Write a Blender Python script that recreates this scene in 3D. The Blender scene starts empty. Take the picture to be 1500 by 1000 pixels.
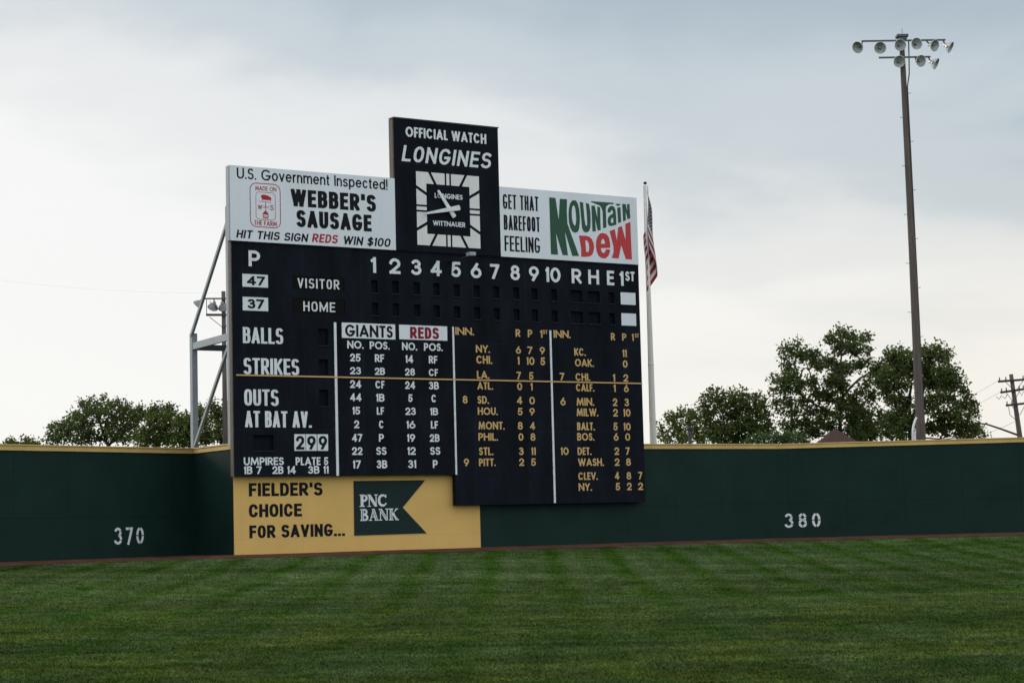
import bpy, bmesh, math, random
import numpy as np
from mathutils import Vector, Matrix
from mathutils.geometry import tessellate_polygon
random.seed(7); rng = np.random.default_rng(11)
scene = bpy.context.scene
COL = scene.collection

# ---------------------------------------------------------------- camera
F_PX, PITCH, ROLL, HC = 3000.0, 0.0908873, -0.0254392, 0.70614   # focal length in px of a 1500 px wide frame
def cam_axes():
    fw = np.array([0, math.cos(PITCH), math.sin(PITCH)]); r = np.array([1.0, 0, 0]); u = np.cross(r, fw)
    return math.cos(ROLL)*r+math.sin(ROLL)*u, -math.sin(ROLL)*r+math.cos(ROLL)*u, fw
CR, CU, CF = cam_axes()
cd = bpy.data.cameras.new('camera'); cam = bpy.data.objects.new('camera', cd); COL.objects.link(cam)
cd.sensor_width = 36.0; cd.lens = F_PX/1500*36.0; cd.clip_start = 0.1; cd.clip_end = 5000
cam.matrix_world = Matrix(((CR[0], CU[0], -CF[0], 0), (CR[1], CU[1], -CF[1], 0), (CR[2], CU[2], -CF[2], HC), (0, 0, 0, 1)))
scene.camera = cam
scene.view_settings.view_transform = 'Standard'; scene.view_settings.look = 'None'
scene.view_settings.exposure = 0.0; scene.view_settings.gamma = 1.0
def at(px, py, y):
    """point of the place at distance y that is seen at photo pixel (px, py)"""
    d = ((px-750)*CR-(py-500)*CU)/F_PX+CF
    d = d*(y/d[1]); return Vector((d[0], d[1], d[2]+HC))

# ---------------------------------------------------------------- sky and sun
SUN = Vector((-0.80, 0.52, 0.33)).normalized()
w = bpy.data.worlds.new('World'); scene.world = w; w.use_nodes = True
nt = w.node_tree; nt.nodes.clear()
def N(t, **kw):
    n = nt.nodes.new(t)
    for k, v in kw.items(): setattr(n, k, v)
    return n
def math_n(op, a, b=None, c=None, clamp=False):
    n = N('ShaderNodeMath', operation=op); n.use_clamp = clamp
    for i, v in enumerate((a, b, c)):
        if v is None: continue
        if isinstance(v, (int, float)): n.inputs[i].default_value = v
        else: nt.links.new(v, n.inputs[i])
    return n.outputs[0]
L = nt.links.new
tc = N('ShaderNodeTexCoord'); sep = N('ShaderNodeSeparateXYZ'); L(tc.outputs['Generated'], sep.inputs[0])
mp = N('ShaderNodeMapping'); mp.inputs['Scale'].default_value = (1.0, 1.0, 2.6); L(tc.outputs['Generated'], mp.inputs[0])
n1 = N('ShaderNodeTexNoise'); n1.inputs['Scale'].default_value = 5.0; n1.inputs['Detail'].default_value = 5; n1.inputs['Roughness'].default_value = 0.5; n1.inputs['Distortion'].default_value = 0.35
L(mp.outputs[0], n1.inputs['Vector'])
n2 = N('ShaderNodeTexNoise'); n2.inputs['Scale'].default_value = 14.0; n2.inputs['Detail'].default_value = 6; n2.inputs['Roughness'].default_value = 0.55
L(mp.outputs[0], n2.inputs['Vector'])
zc = math_n('MINIMUM', sep.outputs['Z'], 0.27)
D = math_n('MULTIPLY_ADD', zc, 6.6, -0.70)
D = math_n('ADD', D, math_n('MULTIPLY', sep.outputs['X'], 1.45))
D = math_n('ADD', D, math_n('MULTIPLY_ADD', n1.outputs[0], 1.25, -0.64))
D = math_n('ADD', D, math_n('MULTIPLY_ADD', n2.outputs[0], 0.24, -0.12))
rampS = N('ShaderNodeValToRGB'); cr = rampS.color_ramp; cr.interpolation = 'EASE'
cr.elements[0].position = 0.0; cr.elements[0].color = (0.975, 0.97, 0.955, 1)
cr.elements[1].position = 1.0; cr.elements[1].color = (0.455, 0.54, 0.605, 1)
e = cr.elements.new(0.28); e.color = (0.86, 0.868, 0.868, 1)
e = cr.elements.new(0.62); e.color = (0.62, 0.68, 0.72, 1)
L(math_n('DIVIDE', D, 1.25, clamp=True), rampS.inputs[0])
warm = N('ShaderNodeMix', data_type='RGBA', blend_type='MULTIPLY')       # the low eastern cloud is faintly cream
warm.inputs[7].default_value = (1.0, 0.965, 0.91, 1)
wf = math_n('MULTIPLY', math_n('MULTIPLY_ADD', sep.outputs['X'], 2.6, 0.40, clamp=True), math_n('MULTIPLY_ADD', sep.outputs['Z'], -7.0, 1.45, clamp=True))
L(wf, warm.inputs[0]); L(rampS.outputs[0], warm.inputs[6])
back = N('ShaderNodeMix', data_type='RGBA'); back.inputs[7].default_value = (1.36, 1.40, 1.46, 1)   # open bright overcast on the far side of the sky
L(math_n('MULTIPLY_ADD', sep.outputs['Y'], -1.3, 0.75, clamp=True), back.inputs[0]); L(warm.outputs[2], back.inputs[6])
bgc = N('ShaderNodeBackground'); L(back.outputs[2], bgc.inputs[0]); bgc.inputs[1].default_value = 1.0
sky = N('ShaderNodeTexSky', sky_type='NISHITA'); sky.sun_disc = False
sky.sun_elevation = math.asin(SUN.z); sky.sun_rotation = math.atan2(SUN.x, SUN.y)
bgs = N('ShaderNodeBackground'); L(sky.outputs[0], bgs.inputs[0]); bgs.inputs[1].default_value = 0.10
mx = N('ShaderNodeMixShader'); mx.inputs[0].default_value = 0.90; L(bgs.outputs[0], mx.inputs[1]); L(bgc.outputs[0], mx.inputs[2])
out = N('ShaderNodeOutputWorld'); L(mx.outputs[0], out.inputs[0])
sd = bpy.data.lights.new('sun', 'SUN'); sd.energy = 0.7; sd.angle = math.radians(14); sd.color = (1.0, 0.88, 0.74)
sun = bpy.data.objects.new('sun', sd); COL.objects.link(sun); sun.rotation_euler = (-SUN).to_track_quat('-Z', 'Y').to_euler()
sun.location = SUN*200

# ---------------------------------------------------------------- materials
def mat(name, col, rough=0.7, spec=0.3, metal=0.0, var=0.0, vscale=1.5, bump=0.0, bscale=20.0, dirt=None, dscale=(1, 1, 1)):
    m = bpy.data.materials.new(name); m.use_nodes = True; t = m.node_tree; b = t.nodes['Principled BSDF']
    b.inputs['Base Color'].default_value = (*col, 1); b.inputs['Roughness'].default_value = rough
    b.inputs['Specular IOR Level'].default_value = spec; b.inputs['Metallic'].default_value = metal
    c = t.nodes.new('ShaderNodeTexCoord')
    if var:
        mpp = t.nodes.new('ShaderNodeMapping'); mpp.inputs['Scale'].default_value = dscale; t.links.new(c.outputs['Object'], mpp.inputs[0])
        n = t.nodes.new('ShaderNodeTexNoise'); n.inputs['Scale'].default_value = vscale; n.inputs['Detail'].default_value = 6; n.inputs['Roughness'].default_value = 0.6
        t.links.new(mpp.outputs[0], n.inputs['Vector'])
        r = t.nodes.new('ShaderNodeMapRange'); r.inputs[1].default_value = 0.3; r.inputs[2].default_value = 0.7
        t.links.new(n.outputs[0], r.inputs[0])
        mxn = t.nodes.new('ShaderNodeMix'); mxn.data_type = 'RGBA'
        dk = dirt or tuple(x*(1-var) for x in col); lt = col if dirt else tuple(min(1, x*(1+var)) for x in col)
        mxn.inputs[6].default_value = (*lt, 1); mxn.inputs[7].default_value = (*dk, 1)
        if dirt: r.inputs[4].default_value = var
        t.links.new(r.outputs[0], mxn.inputs[0]); t.links.new(mxn.outputs[2], b.inputs['Base Color'])
    if bump:
        n = t.nodes.new('ShaderNodeTexNoise'); n.inputs['Scale'].default_value = bscale; n.inputs['Detail'].default_value = 4
        t.links.new(c.outputs['Object'], n.inputs['Vector'])
        bp = t.nodes.new('ShaderNodeBump'); bp.inputs['Strength'].default_value = bump; bp.inputs['Distance'].default_value = 0.02
        t.links.new(n.outputs[0], bp.inputs['Height']); t.links.new(bp.outputs[0], b.inputs['Normal'])
    return m
def add_seams(m, vx, hz, width=0.012, k=0.55, hoff=0.0):
    """thin joint lines of the plywood sheets, every vx metres along the wall and every hz metres up"""
    t = m.node_tree; b = t.nodes['Principled BSDF']; src = b.inputs['Base Color'].links[0].from_socket
    c = t.nodes.new('ShaderNodeTexCoord'); s = t.nodes.new('ShaderNodeSeparateXYZ'); t.links.new(c.outputs['Object'], s.inputs[0])
    def line(sock, per, off):
        a = t.nodes.new('ShaderNodeMath'); a.operation = 'ADD'; a.inputs[1].default_value = 50*per-off; t.links.new(sock, a.inputs[0])
        f = t.nodes.new('ShaderNodeMath'); f.operation = 'MODULO'; f.inputs[1].default_value = per; t.links.new(a.outputs[0], f.inputs[0])
        l = t.nodes.new('ShaderNodeMath'); l.operation = 'LESS_THAN'; l.inputs[1].default_value = width; t.links.new(f.outputs[0], l.inputs[0])
        return l.outputs[0]
    mxx = t.nodes.new('ShaderNodeMath'); mxx.operation = 'MAXIMUM'
    t.links.new(line(s.outputs['X'], vx, 0.4), mxx.inputs[0]); t.links.new(line(s.outputs['Z'], hz, hoff), mxx.inputs[1])
    g = t.nodes.new('ShaderNodeMix'); g.data_type = 'RGBA'; g.blend_type = 'MULTIPLY'; g.inputs[7].default_value = (k, k, k, 1)
    t.links.new(mxx.outputs[0], g.inputs[0]); t.links.new(src, g.inputs[6]); t.links.new(g.outputs[2], b.inputs['Base Color'])
M = {}
M['green'] = mat('green_wall_paint', (0.0070, 0.0228, 0.0190), 0.62, 0.09, var=0.17, vscale=0.7, bump=0.15, bscale=6); add_seams(M['green'], 2.44, 40.0, 0.020, 0.50, 1.47)
M['cap'] = mat('mustard_cap_paint', (0.50, 0.35, 0.124), 0.6, 0.25, var=0.14, vscale=1.2)
M['yellow'] = mat('mustard_sign_paint', (0.58, 0.38, 0.120), 0.6, 0.2, var=0.05, vscale=0.8, bump=0.1, bscale=8); add_seams(M['yellow'], 2.44, 30.0, 0.012, 0.86, 0.55)
M['navy'] = mat('navy_board_paint', (0.0050, 0.0074, 0.0120), 0.75, 0.075, var=0.5, vscale=0.9, bump=0.1, bscale=5, dscale=(1.5, 1.5, 0.5)); add_seams(M['navy'], 2.44, 3.4, 0.016, 2.1, 1.05)
M['slot'] = mat('dark_slot_paint', (0.0058, 0.0078, 0.0125), 0.8, 0.06)
M['sill'] = mat('sill_paint', (0.013, 0.017, 0.025), 0.7, 0.1)
M['card_dark'] = mat('brown_black_card', (0.0070, 0.0066, 0.0064), 0.8, 0.06)
M['w'] = mat('white_letter_paint', (0.60, 0.645, 0.67), 0.7, 0.2, var=0.10, vscale=5)
M['panel'] = mat('white_sign_paint', (0.60, 0.655, 0.70), 0.6, 0.2, var=0.06, vscale=0.8, dscale=(1, 1, 0.4)); add_seams(M['panel'], 1.22, 30.0, 0.010, 0.95, 0)
M['dial'] = mat('worn_white_dial', (0.64, 0.66, 0.66), 0.7, 0.2, var=0.22, vscale=2.5, dirt=(0.36, 0.35, 0.32), dscale=(2, 2, 0.5))
M['k'] = mat('black_letter_paint', (0.008, 0.0095, 0.013), 0.7, 0.1)
M['r'] = mat('red_letter_paint', (0.36, 0.026, 0.038), 0.7, 0.15)
M['maroon'] = mat('maroon_letter_paint', (0.19, 0.012, 0.026), 0.7, 0.15)
M['y'] = mat('tan_letter_paint', (0.50, 0.335, 0.135), 0.7, 0.2, var=0.08, vscale=4)
M['logo_green'] = mat('logo_green_paint', (0.028, 0.082, 0.052), 0.65, 0.15)
M['logo_red'] = mat('logo_red_paint', (0.44, 0.047, 0.052), 0.65, 0.15)
M['pennant'] = mat('pennant_green_paint', (0.0075, 0.022, 0.020), 0.65, 0.15, var=0.12, vscale=1)
M['steel'] = mat('grey_steel_paint', (0.27, 0.31, 0.34), 0.55, 0.4, var=0.08, vscale=3)
M['trim'] = mat('brown_edge_timber', (0.115, 0.098, 0.085), 0.7, 0.3, var=0.15, vscale=3)
M['lampdark'] = mat('dark_fixture_metal', (0.016, 0.018, 0.022), 0.5, 0.4)
M['wood'] = mat('weathered_pole_wood', (0.095, 0.080, 0.072), 0.85, 0.2, var=0.35, vscale=3, bump=0.4, bscale=14, dscale=(6, 6, 0.25))
M['wood2'] = mat('dark_crossarm_wood', (0.052, 0.045, 0.043), 0.85, 0.2, var=0.3, vscale=3)
M['greymetal'] = mat('galvanised_arm', (0.07, 0.085, 0.095), 0.5, 0.4, metal=0.3)
M['alu'] = mat('brushed_reflector', (0.62, 0.62, 0.60), 0.35, 0.5, metal=0.85, var=0.1, vscale=6)
M['inner'] = mat('lamp_interior', (0.33, 0.36, 0.36), 0.5, 0.5, metal=0.1, var=0.25, vscale=4)
M['dullalu'] = mat('dull_lamp_housing', (0.22, 0.22, 0.23), 0.55, 0.4, metal=0.2, var=0.15, vscale=6)
M['lens'] = mat('lamp_glass', (0.16, 0.18, 0.165), 0.12, 0.5, var=0.3, vscale=5)
M['polewhite'] = mat('pale_flagpole_paint', (0.55, 0.54, 0.51), 0.45, 0.4, var=0.08, vscale=4, dscale=(1, 1, 0.3))
M['pipe'] = mat('pale_conduit', (0.55, 0.56, 0.57), 0.4, 0.5, metal=0.3)
M['shingle'] = mat('brown_shingle', (0.062, 0.034, 0.030), 0.85, 0.2, var=0.22, vscale=9, bump=0.3, bscale=25)
M['wire'] = mat('black_wire', (0.03, 0.03, 0.033), 0.6, 0.3)
M['ceramic'] = mat('insulator_ceramic', (0.10, 0.09, 0.09), 0.3, 0.5)
M['bark'] = mat('dark_bark', (0.045, 0.036, 0.028), 0.9, 0.2, var=0.3, vscale=4, bump=0.5, bscale=12)
M['dirt'] = mat('red_clay', (0.085, 0.040, 0.028), 0.95, 0.05, var=0.4, vscale=1.2, bump=0.5, bscale=10)
def leaf_mat(name, c1, c2, tr):
    m = bpy.data.materials.new(name); m.use_nodes = True; t = m.node_tree; t.nodes.clear()
    o = t.nodes.new('ShaderNodeOutputMaterial'); d = t.nodes.new('ShaderNodeBsdfPrincipled'); d.inputs['Roughness'].default_value = 0.55; d.inputs['Specular IOR Level'].default_value = 0.25
    tl = t.nodes.new('ShaderNodeBsdfTranslucent'); mxx = t.nodes.new('ShaderNodeMixShader'); mxx.inputs[0].default_value = tr
    c = t.nodes.new('ShaderNodeTexCoord'); n = t.nodes.new('ShaderNodeTexNoise'); n.inputs['Scale'].default_value = 2.2; n.inputs['Detail'].default_value = 4
    t.links.new(c.outputs['Object'], n.inputs['Vector']); r = t.nodes.new('ShaderNodeMapRange'); r.inputs[1].default_value = 0.33; r.inputs[2].default_value = 0.67; t.links.new(n.outputs[0], r.inputs[0])
    x = t.nodes.new('ShaderNodeMix'); x.data_type = 'RGBA'; x.inputs[6].default_value = (*c1, 1); x.inputs[7].default_value = (*c2, 1); t.links.new(r.outputs[0], x.inputs[0])
    t.links.new(x.outputs[2], d.inputs['Base Color']); t.links.new(x.outputs[2], tl.inputs[0])
    t.links.new(d.outputs[0], mxx.inputs[1]); t.links.new(tl.outputs[0], mxx.inputs[2]); t.links.new(mxx.outputs[0], o.inputs[0]); return m
M['leaf_dark'] = leaf_mat('dark_leaf', (0.052, 0.080, 0.022), (0.110, 0.144, 0.036), 0.48)
M['leaf_mid'] = leaf_mat('mid_leaf', (0.070, 0.104, 0.022), (0.130, 0.165, 0.034), 0.46)
M['leaf_light'] = leaf_mat('light_leaf', (0.060, 0.105, 0.034), (0.10, 0.15, 0.045), 0.4)

# ---------------------------------------------------------------- helpers
def put(o, parent=None):
    COL.objects.link(o)
    if parent is not None: o.parent = parent
    return o
def tag(o, label=None, cat=None, group=None, kind=None):
    if label: o['label'] = label
    if cat: o['category'] = cat
    if group: o['group'] = group
    if kind: o['kind'] = kind
    return o
def thing(name, label, cat, loc=(0, 0, 0), rz=0.0, group=None):
    o = bpy.data.objects.new(name, None); o.empty_display_size = 0.3; o.location = loc; o.rotation_euler = (0, 0, rz)
    put(o); return tag(o, label, cat, group)
class MB:
    """collects faces, then becomes ONE mesh object"""
    def __init__(s): s.v = []; s.f = []; s.m = []; s.sm = []
    def add(s, vs, fs, mi=0, smooth=False):
        k = len(s.v); s.v += [tuple(x) for x in vs]; s.f += [tuple(i+k for i in f) for f in fs]; s.m += [mi]*len(fs); s.sm += [smooth]*len(fs); return s
    def box(s, a, b, mi=0):
        (x0, y0, z0), (x1, y1, z1) = a, b
        return s.add([(x0, y0, z0), (x1, y0, z0), (x1, y1, z0), (x0, y1, z0), (x0, y0, z1), (x1, y0, z1), (x1, y1, z1), (x0, y1, z1)],
                     [(0, 3, 2, 1), (4, 5, 6, 7), (0, 1, 5, 4), (1, 2, 6, 5), (2, 3, 7, 6), (3, 0, 4, 7)], mi)
    def beam(s, p, q, wd, dp, up=(0, 0, 1), mi=0):
        p, q = Vector(p), Vector(q); d = (q-p).normalized(); u = Vector(up)
        if abs(d.dot(u)) > 0.95: u = Vector((1, 0, 0))
        a = d.cross(u).normalized()*wd/2; b = a.cross(d).normalized()*dp/2
        vs = [p-a-b, p+a-b, p+a+b, p-a+b, q-a-b, q+a-b, q+a+b, q-a+b]
        return s.add(vs, [(0, 3, 2, 1), (4, 5, 6, 7), (0, 1, 5, 4), (1, 2, 6, 5), (2, 3, 7, 6), (3, 0, 4, 7)], mi)
    def tube(s, pts, rad, n=10, mi=0, cap=True):
        pts = [Vector(p) for p in pts]; rad = rad if isinstance(rad, (list, tuple)) else [rad]*len(pts)
        vs = []; fs = []; prev = None
        for i, p in enumerate(pts):
            d = (pts[min(i+1, len(pts)-1)]-pts[max(i-1, 0)]).normalized()
            if prev is None:
                a = d.cross(Vector((0, 0, 1)) if abs(d.z) < 0.9 else Vector((1, 0, 0))).normalized()
            else:
                a = (prev-d*prev.dot(d)).normalized()
            prev = a; b = d.cross(a)
            for k in range(n):
                t = 2*math.pi*k/n; vs.append(p+(a*math.cos(t)+b*math.sin(t))*rad[i])
        for i in range(len(pts)-1):
            for k in range(n): fs.append((i*n+k, i*n+(k+1) % n, (i+1)*n+(k+1) % n, (i+1)*n+k))
        if cap: fs += [tuple(range(n))[::-1], tuple((len(pts)-1)*n+k for k in range(n))]
        return s.add(vs, fs, mi, True)
    def lathe(s, prof, org, axis, n=20, mi=0, smooth=True):
        org = Vector(org); ax = Vector(axis).normalized(); a = ax.cross(Vector((0, 0, 1)) if abs(ax.z) < 0.9 else Vector((1, 0, 0))).normalized(); b = ax.cross(a)
        vs = [org+ax*h+(a*math.cos(2*math.pi*k/n)+b*math.sin(2*math.pi*k/n))*r for r, h in prof for k in range(n)]
        fs = [(i*n+k, i*n+(k+1) % n, (i+1)*n+(k+1) % n, (i+1)*n+k) for i in range(len(prof)-1) for k in range(n)]
        return s.add(vs, fs, mi, smooth)
    def poly(s, loops, y, mi=0):
        """flat filled outline (with holes) in the local x-z plane"""
        vv = [[Vector((p[0], p[1], 0)) for p in l] for l in loops]; flat = [p for l in vv for p in l]
        fs = []
        for t in tessellate_polygon(vv):
            a, b, c = (flat[i] for i in t)
            fs.append(t if (b-a).cross(c-a).z > 0 else t[::-1])
        return s.add([(p.x, y, p.y) for p in flat], fs, mi)
    def prism(s, pts, y0, y1, mi=0):
        """solid outline between local y0 (front) and y1"""
        n = len(pts); vv = [Vector((p[0], p[1], 0)) for p in pts]
        s.poly([pts], y0, mi)
        return s.add([(p[0], y0, p[1]) for p in pts]+[(p[0], y1, p[1]) for p in pts], [(i, i+n, (i+1) % n+n, (i+1) % n) for i in range(n)]+[tuple(range(n, 2*n))], mi)
    def build(s, name, m, parent=None, bevel=0.0):
        me = bpy.data.meshes.new(name); me.from_pydata(s.v, [], s.f)
        for x in (m if isinstance(m, (list, tuple)) else [m]): me.materials.append(x)
        me.polygons.foreach_set('material_index', s.m); me.polygons.foreach_set('use_smooth', s.sm); me.update()
        o = bpy.data.objects.new(name, me); put(o, parent)
        if bevel:
            b = o.modifiers.new('bevel', 'BEVEL'); b.width = bevel; b.segments = 2; b.limit_method = 'ANGLE'
        return o

# ---------------------------------------------------------------- sign painter's alphabet: centre-line strokes grown to ribbons
def arc(cx, cy, rx, ry, a0, a1, p=2.0, n=14):
    r = []
    for i in range(n+1):
        t = math.radians(a0+(a1-a0)*i/n); c, s_ = math.cos(t), math.sin(t)
        r.append((cx+rx*math.copysign(abs(c)**(2/p), c), cy+ry*math.copysign(abs(s_)**(2/p), s_)))
    return r
def glyph(ch, p, cond):
    """(width / cap height, [strokes]); strokes run in a unit box"""
    A = lambda *a, n=14: arc(*a, p=p, n=n)
    W = lambda f, c: c if cond else f
    rev = lambda st: [[(1-x, 1-y) for x, y in s] for s in st]
    six = [A(.5, .32, .5, .32, 0, 360, n=22), ([(.03, .40), (.62, 1)] if not cond else A(.5, .5, .5, .5, 180, 35)[:10]+[] or [])]
    if cond: six = [A(.5, .30, .5, .30, 0, 360, n=22), [(0, .32), (0, .7)]+A(.5, .7, .5, .3, 180, 25)]
    g = {
     'A': (W(.74, .56), [[(0, 0), (.5, 1)], [(.5, 1), (1, 0)], [(.2, .25), (.8, .25)]]),
     'B': (W(.54, .5), [[(0, 0), (0, 1)], [(0, 1), (.5, 1)]+A(.5, .77, .44, .23, 90, -90)+[(0, .54)], [(.3, .54)]+A(.5, .27, .5, .27, 90, -90)+[(0, 0)]]),
     'C': (W(.72, .5), [A(.5, .5, .5, .5, W(48, 28), W(312, 332), n=22)]),
     'D': (W(.66, .5), [[(0, 0), (0, 1)], [(0, 1), (.4, 1)]+A(.4, .5, .6, .5, 90, -90, n=18)+[(0, 0)]]),
     'E': (W(.46, .44), [[(1, 1), (0, 1), (0, 0), (1, 0)], [(0, .52), (.88, .52)]]),
     'F': (W(.44, .43), [[(1, 1), (0, 1), (0, 0)], [(0, .5), (.88, .5)]]),
     'G': (W(.80, .56), [A(.5, .5, .5, .5, W(45, 42), W(345, 330), n=22)+[(1, .42)], [(.58, .42), (1, .42)]]),
     'H': (W(.64, .5), [[(0, 0), (0, 1)], [(1, 0), (1, 1)], [(0, .52), (1, .52)]]),
     'I': (0, [[(.5, 0), (.5, 1)]]),
     'K': (W(.60, .54), [[(0, 0), (0, 1)], [(1, 1), (.05, .42)], [(.3, .58), (1, 0)]]),
     'L': (W(.42, .42), [[(0, 1), (0, 0), (1, 0)]]),
     'M': (W(.84, .68), [[(0, 0), (W(.12, 0), 1), (.5, .12), (W(.88, 1), 1), (1, 0)]]),
     'N': (W(.70, .52), [[(0, 0), (0, 1)], [(0, 1), (1, 0)], [(1, 0), (1, 1)]]),
     'O': (W(.84, .5), [A(.5, .5, .5, .5, 0, 360, n=26)]),
     'P': (W(.52, .5), [[(0, 0), (0, 1)], [(0, 1), (.5, 1)]+A(.5, .71, .5, .29, 90, -90)+[(0, .42)]]),
     'R': (W(.54, .52), [[(0, 0), (0, 1)], [(0, 1), (.5, 1)]+A(.5, .73, .46, .27, 90, -90)+[(0, .46)], [(.42, .46), (1, 0)]]),
     'S': (W(.50, .5), [A(.5, .76, .46, .24, 35, 262)[:-1]+A(.5, .26, .5, .26, 82, -148)]),
     'T': (W(.50, .48), [[(0, 1), (1, 1)], [(.5, 1), (.5, 0)]]),
     'U': (W(.60, .5), [[(0, 1), (0, .45)]+A(.5, .36, .5, .36, 180, 360)+[(1, .45), (1, 1)]]),
     'V': (W(.70, .54), [[(0, 1), (.5, 0)], [(.5, 0), (1, 1)]]),
     'W': (W(.98, .8), [[(0, 1), (.25, 0)], [(.25, 0), (.5, 1)], [(.5, 1), (.75, 0)], [(.75, 0), (1, 1)]]),
     'Y': (W(.62, .52), [[(0, 1), (.5, .45)], [(1, 1), (.5, .45), (.5, 0)]]),
     '0': (W(.60, .5), [A(.5, .5, .5, .5, 0, 360, n=26)]),
     '1': (W(.22, .2), [[(1, 0), (1, 1)], [(1, .97), (0, .84)]]),
     '2': (W(.52, .5), [A(.5, .7, .5, .3, 172, -32)+[(.02, 0)], [(0, 0), (1, 0)]]),
     '3': (W(.50, .5), [A(.47, .76, .44, .24, 150, -88), A(.47, .27, .53, .27, 88, -152)]),
     '4': (W(.58, .52), [[(.74, 0), (.74, 1)], [(.74, 1), (0, .26)], [(0, .26), (1, .26)]]),
     '5': (W(.50, .5), [[(.95, 1), (.16, 1), (.07, .50)]+A(.45, .31, .55, .31, 118, -135)]),
     '6': (W(.56, .5), six),
     '7': (W(.52, .48), [[(0, 1), (1, 1)], [(.98, .98), (.28, 0)]]),
     '8': (W(.54, .5), [A(.5, .765, .42, .235, 0, 360, n=22), A(.5, .27, .5, .27, 0, 360, n=22)]),
     '9': (W(.56, .5), rev(six)),
     '.': (0, [[(.5, 0), (.5, .001)]]), "'": (0, [[(.5, .8), (.5, 1)]]), '!': (0, [[(.5, .30), (.5, 1)], [(.5, 0), (.5, .001)]]),
     '$': (W(.50, .5), [A(.5, .74, .46, .20, 35, 262)[:-1]+A(.5, .28, .5, .22, 82, -148), [(.5, -.08), (.5, 1.08)]]),
     ' ': (W(.26, .22), []),
     'o': (.52, [arc(.5, .36, .5, .36, 0, 360, n=20)]), 'c': (.48, [arc(.5, .36, .5, .36, 45, 315, n=18)]),
     'e': (.52, [[(0, .38), (1, .38)]+arc(.5, .36, .5, .36, 4, 312, n=18)]), 'v': (.48, [[(0, .72), (.5, 0)], [(.5, 0), (1, .72)]]),
     'r': (.28, [[(0, 0), (0, .72)], arc(1.1, .38, 1.1, .34, 180, 95, n=8)]), 'n': (.46, [[(0, 0), (0, .72)], arc(.5, .44, .5, .28, 180, 0, n=12)+[(1, 0)]]),
     'm': (.76, [[(0, 0), (0, .72)], arc(.25, .46, .25, .26, 180, 0, n=10)+[(.5, 0)], arc(.75, .46, .25, .26, 180, 0, n=10)+[(1, 0)]]),
     't': (.26, [[(.42, .94), (.42, .12), (.5, .02), (1, 0)], [(0, .70), (1, .70)]]), 's': (.44, [arc(.5, .54, .44, .18, 35, 262)[:-1]+arc(.5, .18, .5, .18, 82, -148)]),
     'p': (.52, [[(0, -.26), (0, .72)], arc(.5, .36, .5, .36, 0, 360, n=20)]), 'd': (.52, [[(1, 0), (1, 1)], arc(.5, .36, .5, .36, 0, 360, n=20)]),
    }
    return g[ch]
#            tx    ty   gap  power cond  slant
STYLE = {'F': (.215, .185, .095, 2.0, False, 0), 'J': (.190, .165, .17, 2.3, True, .2), 'G': (.195, .135, .075, 3.0, True, 0), 'V': (.17, .14, .22, 2.8, True, 0),
         'H': (.265, .205, .10, 2.5, True, 0), 'I': (.225, .185, .13, 2.5, True, .2), 'A': (.155, .14, .10, 2.2, False, 0),
         'N': (.138, .112, .07, 3.0, True, 0), 'C': (.22, .19, .05, 2.2, False, 0), 'E': (.29, .21, .10, 2.2, False, 0)}
def clip(poly, lo, hi, ax):
    for sgn, lim in ((1, lo), (-1, hi)):
        outp = []
        for i, p in enumerate(poly):
            q = poly[(i+1) % len(poly)]; a = sgn*(p[ax]-lim if sgn == 1 else p[ax]-lim); b = sgn*(q[ax]-lim)
            if a >= 0: outp.append(p)
            if a*b < 0: t = a/(a-b); outp.append((p[0]+(q[0]-p[0])*t, p[1]+(q[1]-p[1])*t))
        poly = outp
        if len(poly) < 3: return []
    return poly
def ribbon(mb, pts, tx, ty, org, y, box, slant=0.0, cap=True):
    """one stroke as a mitred flat band"""
    q = []
    for p in pts:
        if not q or math.hypot(p[0]-q[-1][0], p[1]-q[-1][1]) > 1e-5: q.append(p)
    closed = len(q) > 3 and math.hypot(q[0][0]-q[-1][0], q[0][1]-q[-1][1]) < 1e-4
    if closed: q = q[:-1]
    u = [(a/tx, b/ty) for a, b in q]; n = len(u)                      # in units of the pen
    if n == 1: return
    def nrm(a, b):
        d = math.hypot(b[0]-a[0], b[1]-a[1]); return ((b[0]-a[0])/d, (b[1]-a[1])/d)
    if not closed and cap:
        d = nrm(u[0], u[1]); u[0] = (u[0][0]-d[0]*.5, u[0][1]-d[1]*.5)
        d = nrm(u[-2], u[-1]); u[-1] = (u[-1][0]+d[0]*.5, u[-1][1]+d[1]*.5)
    Lf, Rt = [], []
    for i in range(n):
        a = u[i-1] if (closed or i) else None; b = u[(i+1) % n] if (closed or i < n-1) else None
        d1 = nrm(a, u[i]) if a else None; d2 = nrm(u[i], b) if b else None
        d1 = d1 or d2; d2 = d2 or d1
        n1_, n2_ = (-d1[1], d1[0]), (-d2[1], d2[0]); mx_, my_ = n1_[0]+n2_[0], n1_[1]+n2_[1]; l2 = mx_*mx_+my_*my_
        k = min(1.0/max(l2, .02)*1.0, 6.0); ox, oy = mx_*k, my_*k
        Lf.append(((u[i][0]+ox)*tx, (u[i][1]+oy)*ty)); Rt.append(((u[i][0]-ox)*tx, (u[i][1]-oy)*ty))
    for i in range(n if closed else n-1):
        j = (i+1) % n; pl = clip(clip([Lf[i], Rt[i], Rt[j], Lf[j]], box[0], box[1], 0), box[2], box[3], 1)
        if len(pl) < 3: continue
        ar = sum(pl[a][0]*pl[(a+1) % len(pl)][1]-pl[(a+1) % len(pl)][0]*pl[a][1] for a in range(len(pl)))
        if ar < 0: pl = pl[::-1]
        mb.add([(org[0]+a+slant*b, y, org[1]+b) for a, b in pl], [tuple(range(len(pl)))])
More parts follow.
